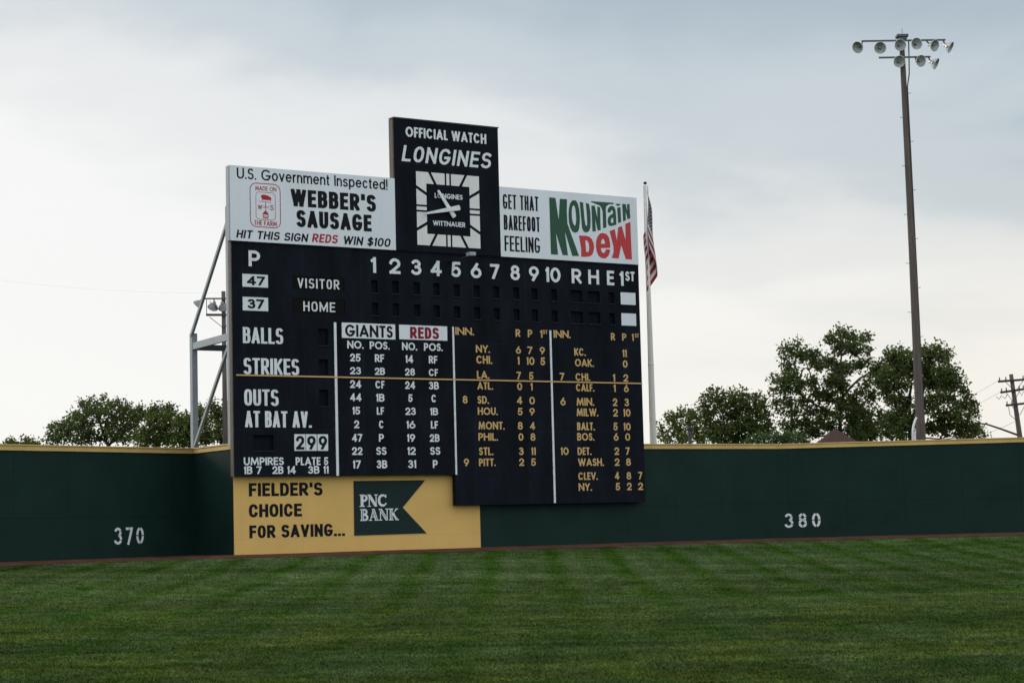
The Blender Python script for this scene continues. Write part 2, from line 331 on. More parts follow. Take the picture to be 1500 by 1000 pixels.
def lettering(name, text, style, m, x0, x1, z0, z1, y, parent, stencil=False):
    tx, ty, gap, p, cond, slant = STYLE[style]; h = z1-z0; tx *= h; ty *= h; gap *= h
    W_ = x1-x0-slant*h; gl = [glyph(c, p, cond) for c in text]
    fixed = sum(tx for g in gl if g[0] == 0); flex = sum(g[0] for g in gl)
    k = (W_-fixed-gap*(len(gl)-1))/flex if flex else 1.0
    mb = MB(); cx = x0
    for ch, (gw, st) in zip(text+' ', gl+[(0, [])]):
        if ch == ' ':                                                    # every word is a part of its own
            o = mb.build(name, m, parent); mb = MB()
        wd = gw*k if gw else tx; lift = 0.0
        for s in st:
            sc = [((tx/2+a*(wd-tx)) if gw else wd/2, ty/2+b*(h-ty)) for a, b in s]
            ribbon(mb, sc, tx, ty, (cx, z0), y-lift, (-.001, wd+.001, min(0, min(b for a, b in s))*h-.001, h*max(1, max(b for a, b in s))+.001), slant)
            lift += 0.0007
        cx += wd+gap
    return o

# ---------------------------------------------------------------- tables
LOGO = {
 'M':[(13.82, 13.77), (14.12, 13.77), (14.25, 12.88), (14.33, 13.75), (14.68, 13.75), (14.65, 13.26), (14.67, 12.77), (14.82, 12.38), (15.19, 11.49), (14.86, 11.48), (14.53, 12.45), (14.65, 11.49), (14.39, 11.49), (14.1, 12.36), (14.17, 11.49), (13.83, 11.49)],
 'O':[(15.02, 13.74), (14.92, 13.71), (14.82, 13.59), (14.76, 13.4), (14.73, 13.13), (14.74, 12.84), (14.8, 12.61), (14.9, 12.46), (15.04, 12.42), (15.16, 12.47), (15.23, 12.6), (15.27, 12.84), (15.28, 13.1), (15.26, 13.4), (15.2, 13.61), (15.12, 13.72)],
 'Oh':[(14.96, 13.52), (14.91, 13.41), (14.89, 13.21), (14.9, 12.98), (14.94, 12.8), (15.02, 12.7), (15.07, 12.76), (15.1, 12.96), (15.09, 13.22), (15.06, 13.44), (15.01, 13.52)],
 'U':[(15.29, 13.69), (15.46, 13.67), (15.5, 13.08), (15.54, 12.79), (15.59, 12.72), (15.63, 12.79), (15.63, 13.09), (15.59, 13.67), (15.75, 13.63), (15.8, 13.33), (15.81, 12.97), (15.78, 12.67), (15.7, 12.51), (15.56, 12.46), (15.44, 12.5), (15.37, 12.64), (15.35, 12.94)],
 'N':[(15.86, 13.57), (16.03, 13.58), (16.14, 13.09), (16.15, 13.56), (16.29, 13.53), (16.29, 12.61), (16.14, 12.57), (16.03, 13.05), (16.05, 12.54), (15.88, 12.52)],
 'Tt':[(15.83, 13.75), (16.96, 13.76), (16.97, 13.7), (16.74, 13.68), (16.6, 13.59), (16.57, 13.48), (16.58, 13.22), (16.58, 12.73), (16.41, 12.68), (16.41, 13.37), (16.36, 13.52), (16.27, 13.61), (16.13, 13.64), (15.85, 13.72)],
 'a':[(16.65, 13.35), (16.68, 13.49), (16.77, 13.6), (16.88, 13.63), (17.0, 13.59), (17.06, 13.45), (17.08, 13.18), (17.08, 12.87), (16.97, 12.84), (16.83, 12.8), (16.71, 12.8), (16.65, 12.92), (16.65, 13.05), (16.7, 13.17), (16.8, 13.25), (16.91, 13.3), (16.93, 13.39), (16.9, 13.45), (16.84, 13.44), (16.8, 13.35)],
 'ah':[(16.93, 13.15), (16.86, 13.12), (16.81, 13.05), (16.81, 12.96), (16.85, 12.92), (16.93, 12.95)],
 'i':[(17.14, 13.57), (17.31, 13.6), (17.32, 12.99), (17.17, 12.94)],
 'id':[(17.07, 13.73), (17.32, 13.73), (17.28, 13.67), (17.19, 13.64), (17.11, 13.67)],
 'n2':[(17.4, 13.74), (17.57, 13.75), (17.65, 13.45), (17.64, 13.75), (17.77, 13.76), (17.79, 13.18), (17.65, 13.12), (17.56, 13.45), (17.56, 13.07), (17.42, 13.03)],
 'D':[(15.21, 12.32), (15.52, 12.33), (15.72, 12.3), (15.85, 12.2), (15.92, 12.04), (15.94, 11.88), (15.9, 11.71), (15.83, 11.57), (15.69, 11.5), (15.49, 11.47), (15.29, 11.47), (15.3, 11.81)],
 'Dh':[(15.51, 12.15), (15.62, 12.13), (15.68, 12.03), (15.7, 11.86), (15.67, 11.71), (15.61, 11.67), (15.54, 11.68), (15.53, 11.89)],
 'e':[(16.39, 12.49), (16.25, 12.46), (16.12, 12.32), (16.05, 12.15), (16.03, 11.95), (16.06, 11.72), (16.15, 11.54), (16.31, 11.46), (16.49, 11.46), (16.64, 11.58), (16.72, 11.75), (16.72, 11.84), (16.51, 11.83), (16.48, 11.72), (16.4, 11.67), (16.32, 11.7), (16.28, 11.79), (16.27, 11.87), (16.73, 11.9), (16.74, 12.09), (16.69, 12.32), (16.57, 12.46)],
 'eh':[(16.28, 12.05), (16.3, 12.16), (16.37, 12.25), (16.43, 12.24), (16.48, 12.14), (16.48, 12.05)],
 'W':[(16.73, 12.59), (16.99, 12.68), (17.08, 12.21), (17.16, 12.76), (17.35, 12.83), (17.52, 12.26), (17.53, 12.93), (17.79, 13.03), (17.79, 12.41), (17.81, 11.48), (17.5, 11.48), (17.29, 12.04), (17.14, 11.49), (16.8, 11.49), (16.9, 11.76), (16.9, 11.96)],
}
# painted words: part, words, hand, colour, extent along the board and above the ground in metres, owner
TEXT = """
slogan|U.S. Government Inspected!|A|k|0.2|6.45|13.56|13.96|L
product_name|WEBBER'S|H|k|2.36|5.93|12.69|13.33|L
product_name|SAUSAGE|H|k|2.58|5.73|11.93|12.56|L
slogan|HIT THIS SIGN|I|k|0.14|3.07|11.39|11.69|L
slogan|REDS|I|r|3.2|4.32|11.4|11.72|L
slogan|WIN $100|I|k|4.49|6.56|11.39|11.71|L
emblem|MADE ON|A|r|0.93|1.78|13.18|13.34|L
emblem|THE FARM|A|r|0.87|1.78|11.9|12.08|L
emblem|W|A|r|1.02|1.19|12.48|12.65|L
emblem|S|A|r|1.52|1.66|12.48|12.67|L
heading_lettering|OFFICIAL WATCH|F|w|7.28|10.92|15.68|16.07|C
heading_lettering|LONGINES|J|w|7.08|11.19|14.72|15.34|C
dial_lettering|LONGINES|F|w|8.51|9.77|13.4|13.59|D
dial_lettering|WITTNAUER|F|w|8.41|9.86|12.33|12.52|D
slogan|GET THAT|N|k|11.62|13.3|13.18|13.76|R
slogan|BAREFOOT|N|k|11.64|13.34|12.35|12.94|R
slogan|FEELING|N|k|11.65|13.32|11.51|12.12|R
column_heading|P|F|w|0.66|1.12|10.39|10.97|B
column_heading|1|F|w|5.7|5.93|10.39|10.98|B
column_heading|2|F|w|6.5|6.98|10.39|10.98|B
column_heading|3|F|w|7.45|7.9|10.39|10.98|B
column_heading|4|F|w|8.31|8.8|10.39|10.98|B
column_heading|5|F|w|9.24|9.66|10.39|10.98|B
column_heading|6|F|w|10.11|10.6|10.39|10.98|B
column_heading|7|F|w|11|11.43|10.39|10.98|B
column_heading|8|F|w|11.94|12.38|10.39|10.98|B
column_heading|9|F|w|12.81|13.28|10.39|10.98|B
column_heading|10|F|w|13.59|14.31|10.39|10.98|B
column_heading|R|F|w|14.85|15.33|10.39|10.98|B
column_heading|H|F|w|15.66|16.19|10.39|10.98|B
column_heading|E|F|w|16.58|16.94|10.39|10.98|B
column_heading|1|F|w|17.21|17.41|10.39|10.98|B
column_heading|ST|F|w|17.5|17.97|10.6|10.99|B
count_label|BALLS|G|w|0.39|2|7.59|8.17|B
count_label|STRIKES|G|w|0.4|2.63|6.47|7.06|B
count_label|OUTS|G|w|0.41|1.78|5.34|5.93|B
count_label|AT BAT AV.|G|w|0.43|3.11|4.56|5.15|B
count_label|UMPIRES|F|w|0.36|1.95|3.2|3.48|B
count_label|PLATE 5|F|w|2.43|3.76|3.19|3.48|B
count_label|1B 7|F|w|0.36|1.06|2.88|3.16|B
count_label|2B 14|F|w|1.49|2.43|2.88|3.16|B
count_label|3B 11|F|w|2.93|3.77|2.88|3.16|B
column_heading|NO.|F|w|4.64|5.33|7.51|7.8|B
column_heading|POS.|F|w|5.59|6.44|7.51|7.8|B
column_heading|NO.|F|w|6.98|7.64|7.51|7.8|B
column_heading|POS.|F|w|7.94|8.77|7.51|7.8|B
player_number|25|F|w|4.75|5.19|7.03|7.32|B
position_lettering|RF|F|w|5.8|6.2|7.03|7.32|B
player_number|14|F|w|7.12|7.46|7.03|7.32|B
position_lettering|RF|F|w|8.14|8.52|7.03|7.32|B
player_number|23|F|w|4.74|5.2|6.55|6.82|B
position_lettering|2B|F|w|5.79|6.22|6.55|6.82|B
player_number|28|F|w|7.09|7.52|6.55|6.82|B
position_lettering|CF|F|w|8.13|8.53|6.55|6.82|B
player_number|24|F|w|4.73|5.2|6.04|6.33|B
position_lettering|CF|F|w|5.8|6.19|6.04|6.33|B
player_number|24|F|w|7.08|7.52|6.04|6.33|B
position_lettering|3B|F|w|8.12|8.56|6.04|6.33|B
player_number|44|F|w|4.72|5.2|5.55|5.84|B
position_lettering|1B|F|w|5.82|6.18|5.55|5.84|B
player_number|5|F|w|7.21|7.39|5.55|5.84|B
position_lettering|C|F|w|8.22|8.43|5.55|5.84|B
player_number|15|F|w|4.81|5.13|5.06|5.34|B
position_lettering|LF|F|w|5.84|6.15|5.06|5.34|B
player_number|23|F|w|7.07|7.52|5.06|5.34|B
position_lettering|1B|F|w|8.15|8.5|5.06|5.34|B
player_number|2|F|w|4.87|5.08|4.55|4.84|B
position_lettering|C|F|w|5.92|6.12|4.55|4.84|B
player_number|16|F|w|7.1|7.49|4.55|4.84|B
position_lettering|LF|F|w|8.17|8.48|4.55|4.84|B
player_number|47|F|w|4.77|5.2|4.05|4.34|B
position_lettering|P|F|w|5.91|6.12|4.05|4.34|B
player_number|19|F|w|7.12|7.47|4.05|4.34|B
position_lettering|2B|F|w|8.11|8.54|4.05|4.34|B
player_number|22|F|w|4.76|5.2|3.56|3.85|B
position_lettering|SS|F|w|5.78|6.22|3.56|3.85|B
player_number|12|F|w|7.12|7.48|3.56|3.85|B
position_lettering|SS|F|w|8.11|8.56|3.56|3.85|B
player_number|17|F|w|4.79|5.12|3.06|3.36|B
position_lettering|3B|F|w|5.79|6.24|3.06|3.36|B
player_number|31|F|w|7.14|7.49|3.06|3.36|B
position_lettering|P|F|w|8.22|8.43|3.06|3.36|B
column_heading|INN.|F|y|9.35|10.19|8.16|8.45|B
column_heading|R|F|y|12.11|12.33|8.16|8.46|B
column_heading|P|F|y|12.68|12.89|8.16|8.46|B
column_heading|1|F|y|13.26|13.37|8.16|8.46|B
column_heading|ST|F|y|13.4|13.61|8.31|8.47|B
column_heading|INN.|F|y|13.9|14.72|8.18|8.48|B
column_heading|R|F|y|16.69|16.89|8.16|8.45|B
column_heading|P|F|y|17.25|17.46|8.16|8.45|B
column_heading|1|F|y|17.73|17.83|8.16|8.45|B
column_heading|ST|F|y|17.89|18.09|8.3|8.46|B
team_lettering|NY.|F|y|10.26|10.9|7.5|7.79|B
score_digit|6|F|y|12.1|12.34|7.5|7.79|B
score_digit|7|F|y|12.64|12.88|7.5|7.79|B
score_digit|9|F|y|13.22|13.47|7.5|7.79|B
team_lettering|CHI.|F|y|10.27|10.99|7.07|7.38|B
score_digit|1|F|y|12.16|12.26|7.07|7.38|B
score_digit|10|F|y|12.59|12.96|7.07|7.38|B
score_digit|5|F|y|13.25|13.46|7.07|7.38|B
team_lettering|KC.|F|y|14.87|15.43|7.49|7.79|B
score_digit|11|F|y|17.24|17.46|7.49|7.79|B
team_lettering|OAK.|F|y|14.89|15.81|7.06|7.36|B
score_digit|0|F|y|17.24|17.48|7.06|7.36|B
team_lettering|LA.|F|y|10.28|10.85|6.49|6.79|B
score_digit|7|F|y|12.1|12.31|6.49|6.79|B
score_digit|5|F|y|12.69|12.89|6.49|6.79|B
team_lettering|ATL.|F|y|10.29|11|6.07|6.36|B
score_digit|0|F|y|12.12|12.35|6.07|6.36|B
score_digit|1|F|y|12.73|12.84|6.07|6.36|B
team_lettering|SD.|F|y|10.28|10.8|5.52|5.82|B
inning_digit|8|F|y|9.61|9.83|5.52|5.82|B
score_digit|4|F|y|12.09|12.34|5.52|5.82|B
score_digit|0|F|y|12.67|12.93|5.52|5.82|B
team_lettering|HOU.|F|y|10.28|11.19|5.09|5.38|B
score_digit|5|F|y|12.12|12.34|5.09|5.38|B
score_digit|9|F|y|12.66|12.91|5.09|5.38|B
team_lettering|MONT.|F|y|10.3|11.49|4.53|4.83|B
score_digit|8|F|y|12.1|12.33|4.53|4.83|B
score_digit|4|F|y|12.67|12.91|4.53|4.83|B
team_lettering|PHIL.|F|y|10.28|11.17|4.1|4.39|B
score_digit|0|F|y|12.12|12.35|4.1|4.39|B
score_digit|8|F|y|12.68|12.91|4.1|4.39|B
team_lettering|STL.|F|y|10.29|10.95|3.54|3.84|B
score_digit|3|F|y|12.13|12.34|3.54|3.84|B
score_digit|11|F|y|12.7|12.91|3.54|3.84|B
team_lettering|PITT.|F|y|10.28|11.04|3.12|3.41|B
inning_digit|9|F|y|9.6|9.83|3.12|3.41|B
score_digit|2|F|y|12.12|12.35|3.12|3.41|B
score_digit|5|F|y|12.68|12.9|3.12|3.41|B
team_lettering|CHI.|F|y|14.9|15.61|6.49|6.79|B
inning_digit|7|F|y|14.14|14.36|6.49|6.79|B
score_digit|1|F|y|16.73|16.84|6.49|6.79|B
score_digit|2|F|y|17.25|17.49|6.49|6.79|B
team_lettering|CALF.|F|y|14.91|15.8|6.07|6.37|B
score_digit|1|F|y|16.74|16.85|6.07|6.37|B
score_digit|6|F|y|17.26|17.5|6.07|6.37|B
team_lettering|MIN.|F|y|14.92|15.77|5.5|5.81|B
inning_digit|6|F|y|14.14|14.39|5.5|5.81|B
score_digit|2|F|y|16.69|16.91|5.5|5.81|B
score_digit|3|F|y|17.27|17.49|5.5|5.81|B
team_lettering|MILW.|F|y|14.91|15.96|5.08|5.39|B
score_digit|2|F|y|16.69|16.92|5.08|5.39|B
score_digit|10|F|y|17.2|17.55|5.08|5.39|B
team_lettering|BALT.|F|y|14.91|15.77|4.52|4.83|B
score_digit|5|F|y|16.69|16.89|4.52|4.83|B
score_digit|10|F|y|17.19|17.54|4.52|4.83|B
team_lettering|BOS.|F|y|14.9|15.73|4.11|4.41|B
score_digit|6|F|y|16.68|16.92|4.11|4.41|B
score_digit|0|F|y|17.25|17.5|4.11|4.41|B
team_lettering|DET.|F|y|14.9|15.57|3.54|3.84|B
inning_digit|10|F|y|14.09|14.47|3.54|3.84|B
score_digit|2|F|y|16.7|16.93|3.54|3.84|B
score_digit|7|F|y|17.25|17.45|3.54|3.84|B
team_lettering|WASH.|F|y|14.91|16.16|3.1|3.4|B
score_digit|2|F|y|16.7|16.93|3.1|3.4|B
score_digit|8|F|y|17.26|17.49|3.1|3.4|B
team_lettering|CLEV.|F|y|14.9|15.84|2.55|2.85|B
score_digit|4|F|y|16.68|16.9|2.55|2.85|B
score_digit|8|F|y|17.26|17.49|2.55|2.85|B
score_digit|7|F|y|17.84|18.05|2.55|2.85|B
team_lettering|NY.|F|y|14.9|15.54|2.12|2.42|B
score_digit|5|F|y|16.71|16.92|2.12|2.42|B
score_digit|2|F|y|17.27|17.5|2.12|2.42|B
score_digit|2|F|y|17.82|18.07|2.12|2.42|B
slogan|FIELDER'S|H|k|0.7|3.68|2.09|2.57|W
slogan|CHOICE|H|k|0.69|2.82|1.34|1.81|W
slogan|FOR SAVING...|H|k|0.7|4.58|0.59|1.05|W
"""
# crowns: name, label, category, distance, picture scale and origin of the clump table, clumps, limbs, leaf length, leaves
TREES = [
 ('shade_tree', 'tallest open-crowned tree behind the right wall above the brown shelter roof', 'tree', 118, 5.263, 1110, 470,
  '640,95,52 560,140,52 720,130,55 842,112,24 805,155,34 640,200,72 740,220,70 830,215,26 250,220,48 310,182,20 208,278,26 340,270,66 430,260,54 208,208,18 240,350,54 540,310,52 460,340,62 620,380,80 700,360,54 780,340,54 850,310,36 940,340,46 900,400,60 118,440,30 190,450,54 280,430,62 130,530,36 210,530,54 310,510,62 560,470,70 420,470,54 640,500,64 140,620,36 230,620,52 350,610,54 460,560,62 560,590,72 640,650,72 720,600,54 800,540,44 880,580,60 850,480,44 740,680,62 190,690,30 280,700,54 400,690,54 520,700,62 600,740,54 200,780,36 280,800,54 380,790,62 470,780,54 740,780,62 800,730,54 850,820,54 700,850,44 540,810,54 230,850,44 340,870,54 430,860,54 790,880,54',
  ['632,880 634,760 645,600 655,480 650,330 640,180', '645,640 560,600 470,620 440,540 410,390 350,290', '655,590 700,520 780,445 860,400 930,350', '640,730 520,690 430,640 300,560 190,500', '645,560 620,430 590,300 600,160', '640,760 740,710 830,640 880,560'], .20, 'leaf_dark', dict(dens=.68, tr=0.143)),
 ('shade_tree', 'broad dense tree behind the right wall, crossed by the tall floodlight pole', 'tree', 113, 5.882, 1260, 490,
  '290,150,30 240,180,22 360,150,34 290,220,64 380,230,64 560,140,46 670,105,46 610,190,72 700,190,54 755,160,22 740,220,28 420,180,46 230,330,64 190,400,54 320,330,72 420,330,64 600,300,80 700,320,72 780,340,54 820,310,30 860,380,30 230,470,64 300,420,54 380,440,46 620,420,72 720,430,72 800,430,54 870,480,40 310,560,62 390,590,62 250,560,36 690,540,70 600,560,54 780,560,44 930,540,22 920,600,44 980,620,36 850,620,54 990,670,22 350,680,62 420,730,62 270,700,54 640,650,50 720,700,70 830,700,62 920,710,36 300,780,62 390,800,54 220,740,44 620,800,62 720,800,70 830,790,62 930,800,54 1000,800,40 1050,850,26 980,860,44 880,860,44 240,850,54 340,860,54 440,850,36 520,420,60 500,260,60 520,600,60',
  ['432,880 430,720 425,560 415,430 380,300 340,210', '430,720 520,600 560,470 600,330 650,180', '430,760 560,680 680,600 780,500 840,400', '428,640 370,540 290,450 220,380', '430,800 560,780 720,720 880,660 960,620'], .20, 'leaf_dark', dict(dens=.95, tr=0.138)),
 ('shade_tree', 'low dark tree filling the gap between the two tallest trees behind the right wall', 'tree', 121, 5.882, 1260, 490,
  '150,800,50 100,860,60 40,800,50 60,700,46 20,620,36 170,700,40 120,640,30 -40,860,60 -60,780,40 10,880,60',
  ['60,900 60,800 60,680', '60,840 120,780 150,690', '60,840 0,760 -40,740'], .20, 'leaf_dark', dict(dens=.95, tr=0.077)),
 ('shade_tree', 'many-stemmed dark tree behind the wall between flagpole and brown shelter roof', 'tree', 116, 7.5, 950, 560,
  '740,105,42 700,160,44 820,130,36 780,200,54 660,160,22 618,215,22 910,130,40 1030,125,40 930,200,62 1000,190,54 1090,170,36 1185,145,30 1170,220,44 600,285,54 650,340,54 1272,208,24 1240,260,30 1220,290,26 720,290,54 850,260,54 960,300,72 1060,280,72 1150,310,54 1290,330,30 1312,372,20 1240,360,26 860,380,62 960,400,72 1070,400,72 1150,410,44 1260,400,20 700,390,44 620,400,36 1312,458,26 1270,490,44 1200,480,36 620,460,54 720,470,62 820,470,62 930,490,72 1040,500,72 1130,500,54 1332,538,34 1280,560,54 660,550,62 760,570,62 870,580,62 980,590,62 1080,580,54 700,630,44 800,640,36 950,640,54 1050,640,36 1180,540,44',
  ['850,680 850,600 840,470 820,330 770,190', '850,660 940,520 970,380 980,220', '850,670 1000,580 1090,430 1140,280 1180,170', '850,670 760,560 690,430 640,310', '870,680 1080,600 1200,500 1280,380'], .20, 'leaf_dark', dict(dens=.85, tr=0.088)),
 ('leafy_shrub', 'low upright willow-like shrub behind the wall right beside the flagpole', 'shrub', 109, 7.5, 950, 560,
  '130,500,28 150,560,34 170,610,40 220,630,44 250,360,32 262,400,26 270,430,42 280,500,42 222,390,18 340,370,18 368,320,12 330,480,52 370,540,52 330,590,52 270,560,34 432,350,18 472,318,16 450,410,28 490,460,44 540,400,34 520,520,54 560,590,54 460,600,54 390,620,54 600,630,44 420,460,34 500,370,20',
  ['330,690 320,600 290,480 255,370', '330,680 400,560 430,430 470,330', '330,690 230,620 150,540 125,490', '340,690 470,600 530,480 545,410'], .17, 'leaf_mid', dict(dens=.95, tr=0.039)),
 ('clipped_hedge', 'bright green low hedge just above the wall cap left of the brown shelter roof', 'hedge', 106, 7.5, 950, 560,
  '1140,640,30 1200,610,38 1260,615,38 1330,615,38 1400,605,40 1450,600,36 1500,580,38 1490,625,36 1550,600,40 1600,610,38 1660,605,38 1710,615,34 1120,660,40 1200,670,40 1290,670,40 1380,670,40 1470,670,40 1560,670,40 1650,670,40 1730,670,36',
  ['1400,700 1400,650 1400,620', '1400,690 1250,660 1180,640', '1400,690 1560,660 1680,640'], .16, 'leaf_light', dict(dens=1.15, tr=0.033, spread=.25)),
 ('shade_tree', 'wide rounded tree alone behind the left wall with wispy right side', 'tree', 120, 9.375, 60, 575,
  '700,118,34 610,165,44 556,150,16 640,220,54 720,210,44 800,170,44 860,95,13 870,210,44 940,165,30 1010,158,18 1075,128,14 440,290,42 480,330,54 580,300,54 680,290,54 800,280,62 880,270,34 360,390,34 440,400,54 560,400,72 680,390,58 790,370,34 178,470,34 160,520,30 250,470,44 330,460,54 420,490,62 540,490,72 660,480,68 100,610,20 150,620,30 270,550,54 380,560,54 250,620,54 360,640,54 460,630,54 580,580,62 700,560,66 640,650,54 760,640,46 800,560,34 1100,220,40 1060,280,50 1140,270,50 1190,210,20 1250,250,20 1240,310,32 1180,340,42 1080,340,42 980,380,50 940,330,34 1365,225,26 1300,270,20 1330,340,32 1400,330,20 1440,300,12 1270,370,32 930,450,52 1030,440,52 1120,430,34 900,530,62 1000,540,62 1090,540,42 1180,450,20 1250,490,22 1300,460,18 1160,560,42 1250,600,40 1310,610,28 1180,640,32 1100,640,32 900,600,42 1000,610,42 200,660,34 520,660,34',
  ['930,760 920,680 860,520 830,400 760,240 700,140', '940,720 1010,600 1130,470 1250,340 1370,230', '930,700 800,600 620,500 440,380', '910,650 700,620 440,580 200,540', '870,540 900,380 960,260 1050,160', '950,700 1080,600 1200,500 1320,340'], .19, 'leaf_dark', dict(dens=.82, tr=0.121)),
 ('shade_tree', 'bushy mid-green tree behind the left wall beside the wide rounded tree', 'tree', 112, 9.677, 190, 580,
  '330,190,42 390,170,34 530,168,24 590,200,20 340,270,62 440,270,54 530,260,54 590,290,44 280,300,30 360,360,72 480,350,72 580,370,50 310,440,54 200,480,40 155,510,24 290,500,62 420,460,72 530,440,54 610,440,30 180,590,54 280,600,70 400,580,70 520,560,54 620,560,54 150,660,44 260,680,54 380,680,54 500,660,54 600,650,54',
  ['400,780 400,640 400,480 380,300', '400,640 500,480 540,300', '400,700 280,580 210,500'], .19, 'leaf_mid', dict(dens=1.05, tr=0.088)),
 ('shade_tree', 'mid-green tree behind the grey steel column left of the scoreboard', 'tree', 111, 9.677, 190, 580,
  '710,300,34 790,312,34 850,320,34 700,370,44 790,380,54 860,400,54 690,450,44 770,470,62 860,500,62 960,300,50 1020,210,30 980,190,18 970,390,62 1060,300,50 1050,400,60 700,560,70 820,580,70 940,500,54 1000,580,70 1100,480,54 700,660,62 820,680,54 950,670,54 1080,620,70 1150,560,54',
  ['860,780 860,640 850,500 820,360', '860,660 960,520 1000,330', '860,700 750,560 710,400'], .19, 'leaf_mid', dict(dens=1.05, tr=0.088)),
 ('shade_tree', 'dark tree behind the rear floodlight pole at the left edge of the scoreboard', 'tree', 118, 9.677, 190, 580,
  '1160,118,30 1150,200,52 1240,175,42 1240,260,62 1300,250,42 1180,300,52 1280,350,52 1220,420,42 1390,108,20 1400,180,30 1400,260,34 1380,340,44 1300,450,44 1330,540,54 1230,520,44 1250,600,62 1380,470,44 1380,600,54 1430,620,36 1430,550,36 1480,300,60 1480,450,60 1490,580,60 1450,200,40 1540,380,60 1560,520,60',
  ['1300,780 1300,620 1280,450 1230,260 1170,150', '1300,640 1380,450 1400,240', '1300,660 1460,520 1500,360'], .19, 'leaf_dark', dict(dens=.95, tr=0.099)),
 ('leafy_shrub', 'tiny tuft of leaves showing over the wall cap at the far left', 'tree top', 95, 3.572, 0, 560,
  '55,312,6 52,324,8 60,334,12 140,308,6 138,319,8 152,327,9 172,322,6 184,322,5 160,336,14 100,338,14 80,338,12 20,340,12',
  ['100,380 90,350 56,310', '100,370 140,340 145,305'], .15, 'leaf_mid', dict(dens=1.0, tr=0.033)),
]

# ---------------------------------------------------------------- the ground: flat field, grass terrace rising to the wall
YAW = 0.574783520; OW = Vector((-10.2074, 73.5159, 0.0))               # board frame: x along the long wall, y behind it
RX = Vector((math.cos(YAW), math.sin(YAW), 0)); NB = Vector((-math.sin(YAW), math.cos(YAW), 0))
CORNER = Vector((-12.04, 76.73, 0)); LEFT0 = Vector((-17.49, 69.60, 0)); LD = (CORNER-LEFT0).normalized()
BEND = OW+RX*25.48; RIGHT1 = BEND+(Vector((21.58, 86.81, 0))-Vector((11.18, 87.37, 0))).normalized()*46
LEFT_A = math.atan2(LD.y, LD.x); RD = (RIGHT1-BEND).normalized(); RIGHT_A = math.atan2(RD.y, RD.x)
LEFT_START = LEFT0-LD*34
LINE = [LEFT0-LD*200, CORNER, OW+RX*.12, BEND, BEND+RD*300]
TER_S, TER_L = 0.047, 24.0
def ground_z(x, y):
    x = np.asarray(x, float); y = np.asarray(y, float); dist = np.full(x.shape, 1e9)
    for a, b in zip(LINE[:-1], LINE[1:]):
        ex, ey = b.x-a.x, b.y-a.y; t = np.clip(((x-a.x)*ex+(y-a.y)*ey)/(ex*ex+ey*ey), 0, 1)
        dist = np.minimum(dist, np.hypot(x-a.x-t*ex, y-a.y-t*ey))
    poly = [(p.x, p.y) for p in LINE]+[(400, 900), (-900, 900), (-900, LINE[0].y)]
    ins = np.zeros(x.shape, bool)
    for (ax, ay), (bx, by) in zip(poly, poly[1:]+poly[:1]):
        c = (ay > y) != (by > y)
        with np.errstate(divide='ignore', invalid='ignore'): ins ^= c & (x < (bx-ax)*(y-ay)/(by-ay+1e-12)+ax)
    k = 3.5; sm = -k*np.log(np.exp(-np.minimum(dist, 300)/k)+math.exp(-TER_L/k))
    und = 0.025*np.sin(x*.21+1.3)*np.sin(y*.17)
    return np.where(ins, 0.0, -TER_S*np.maximum(sm, 0)+und*np.clip(dist/15, 0, 1))
gx = np.concatenate([np.linspace(-900, -60, 15)[:-1], np.arange(-60, 60.1, .6), np.linspace(60, 900, 15)[1:]])
gy = np.concatenate([np.linspace(-500, 0, 12)[:-1], np.arange(0, 100.1, .6), np.linspace(100, 1800, 18)[1:]])
X, Y = np.meshgrid(gx, gy); Zg = ground_z(X, Y); nx_, ny_ = len(gx), len(gy)
gb = MB(); gb.v = list(zip(X.ravel().tolist(), Y.ravel().tolist(), Zg.ravel().tolist()))
gb.f = [(j*nx_+i, j*nx_+i+1, (j+1)*nx_+i+1, (j+1)*nx_+i) for j in range(ny_-1) for i in range(nx_-1)]; gb.m = [0]*len(gb.f); gb.sm = [True]*len(gb.f)
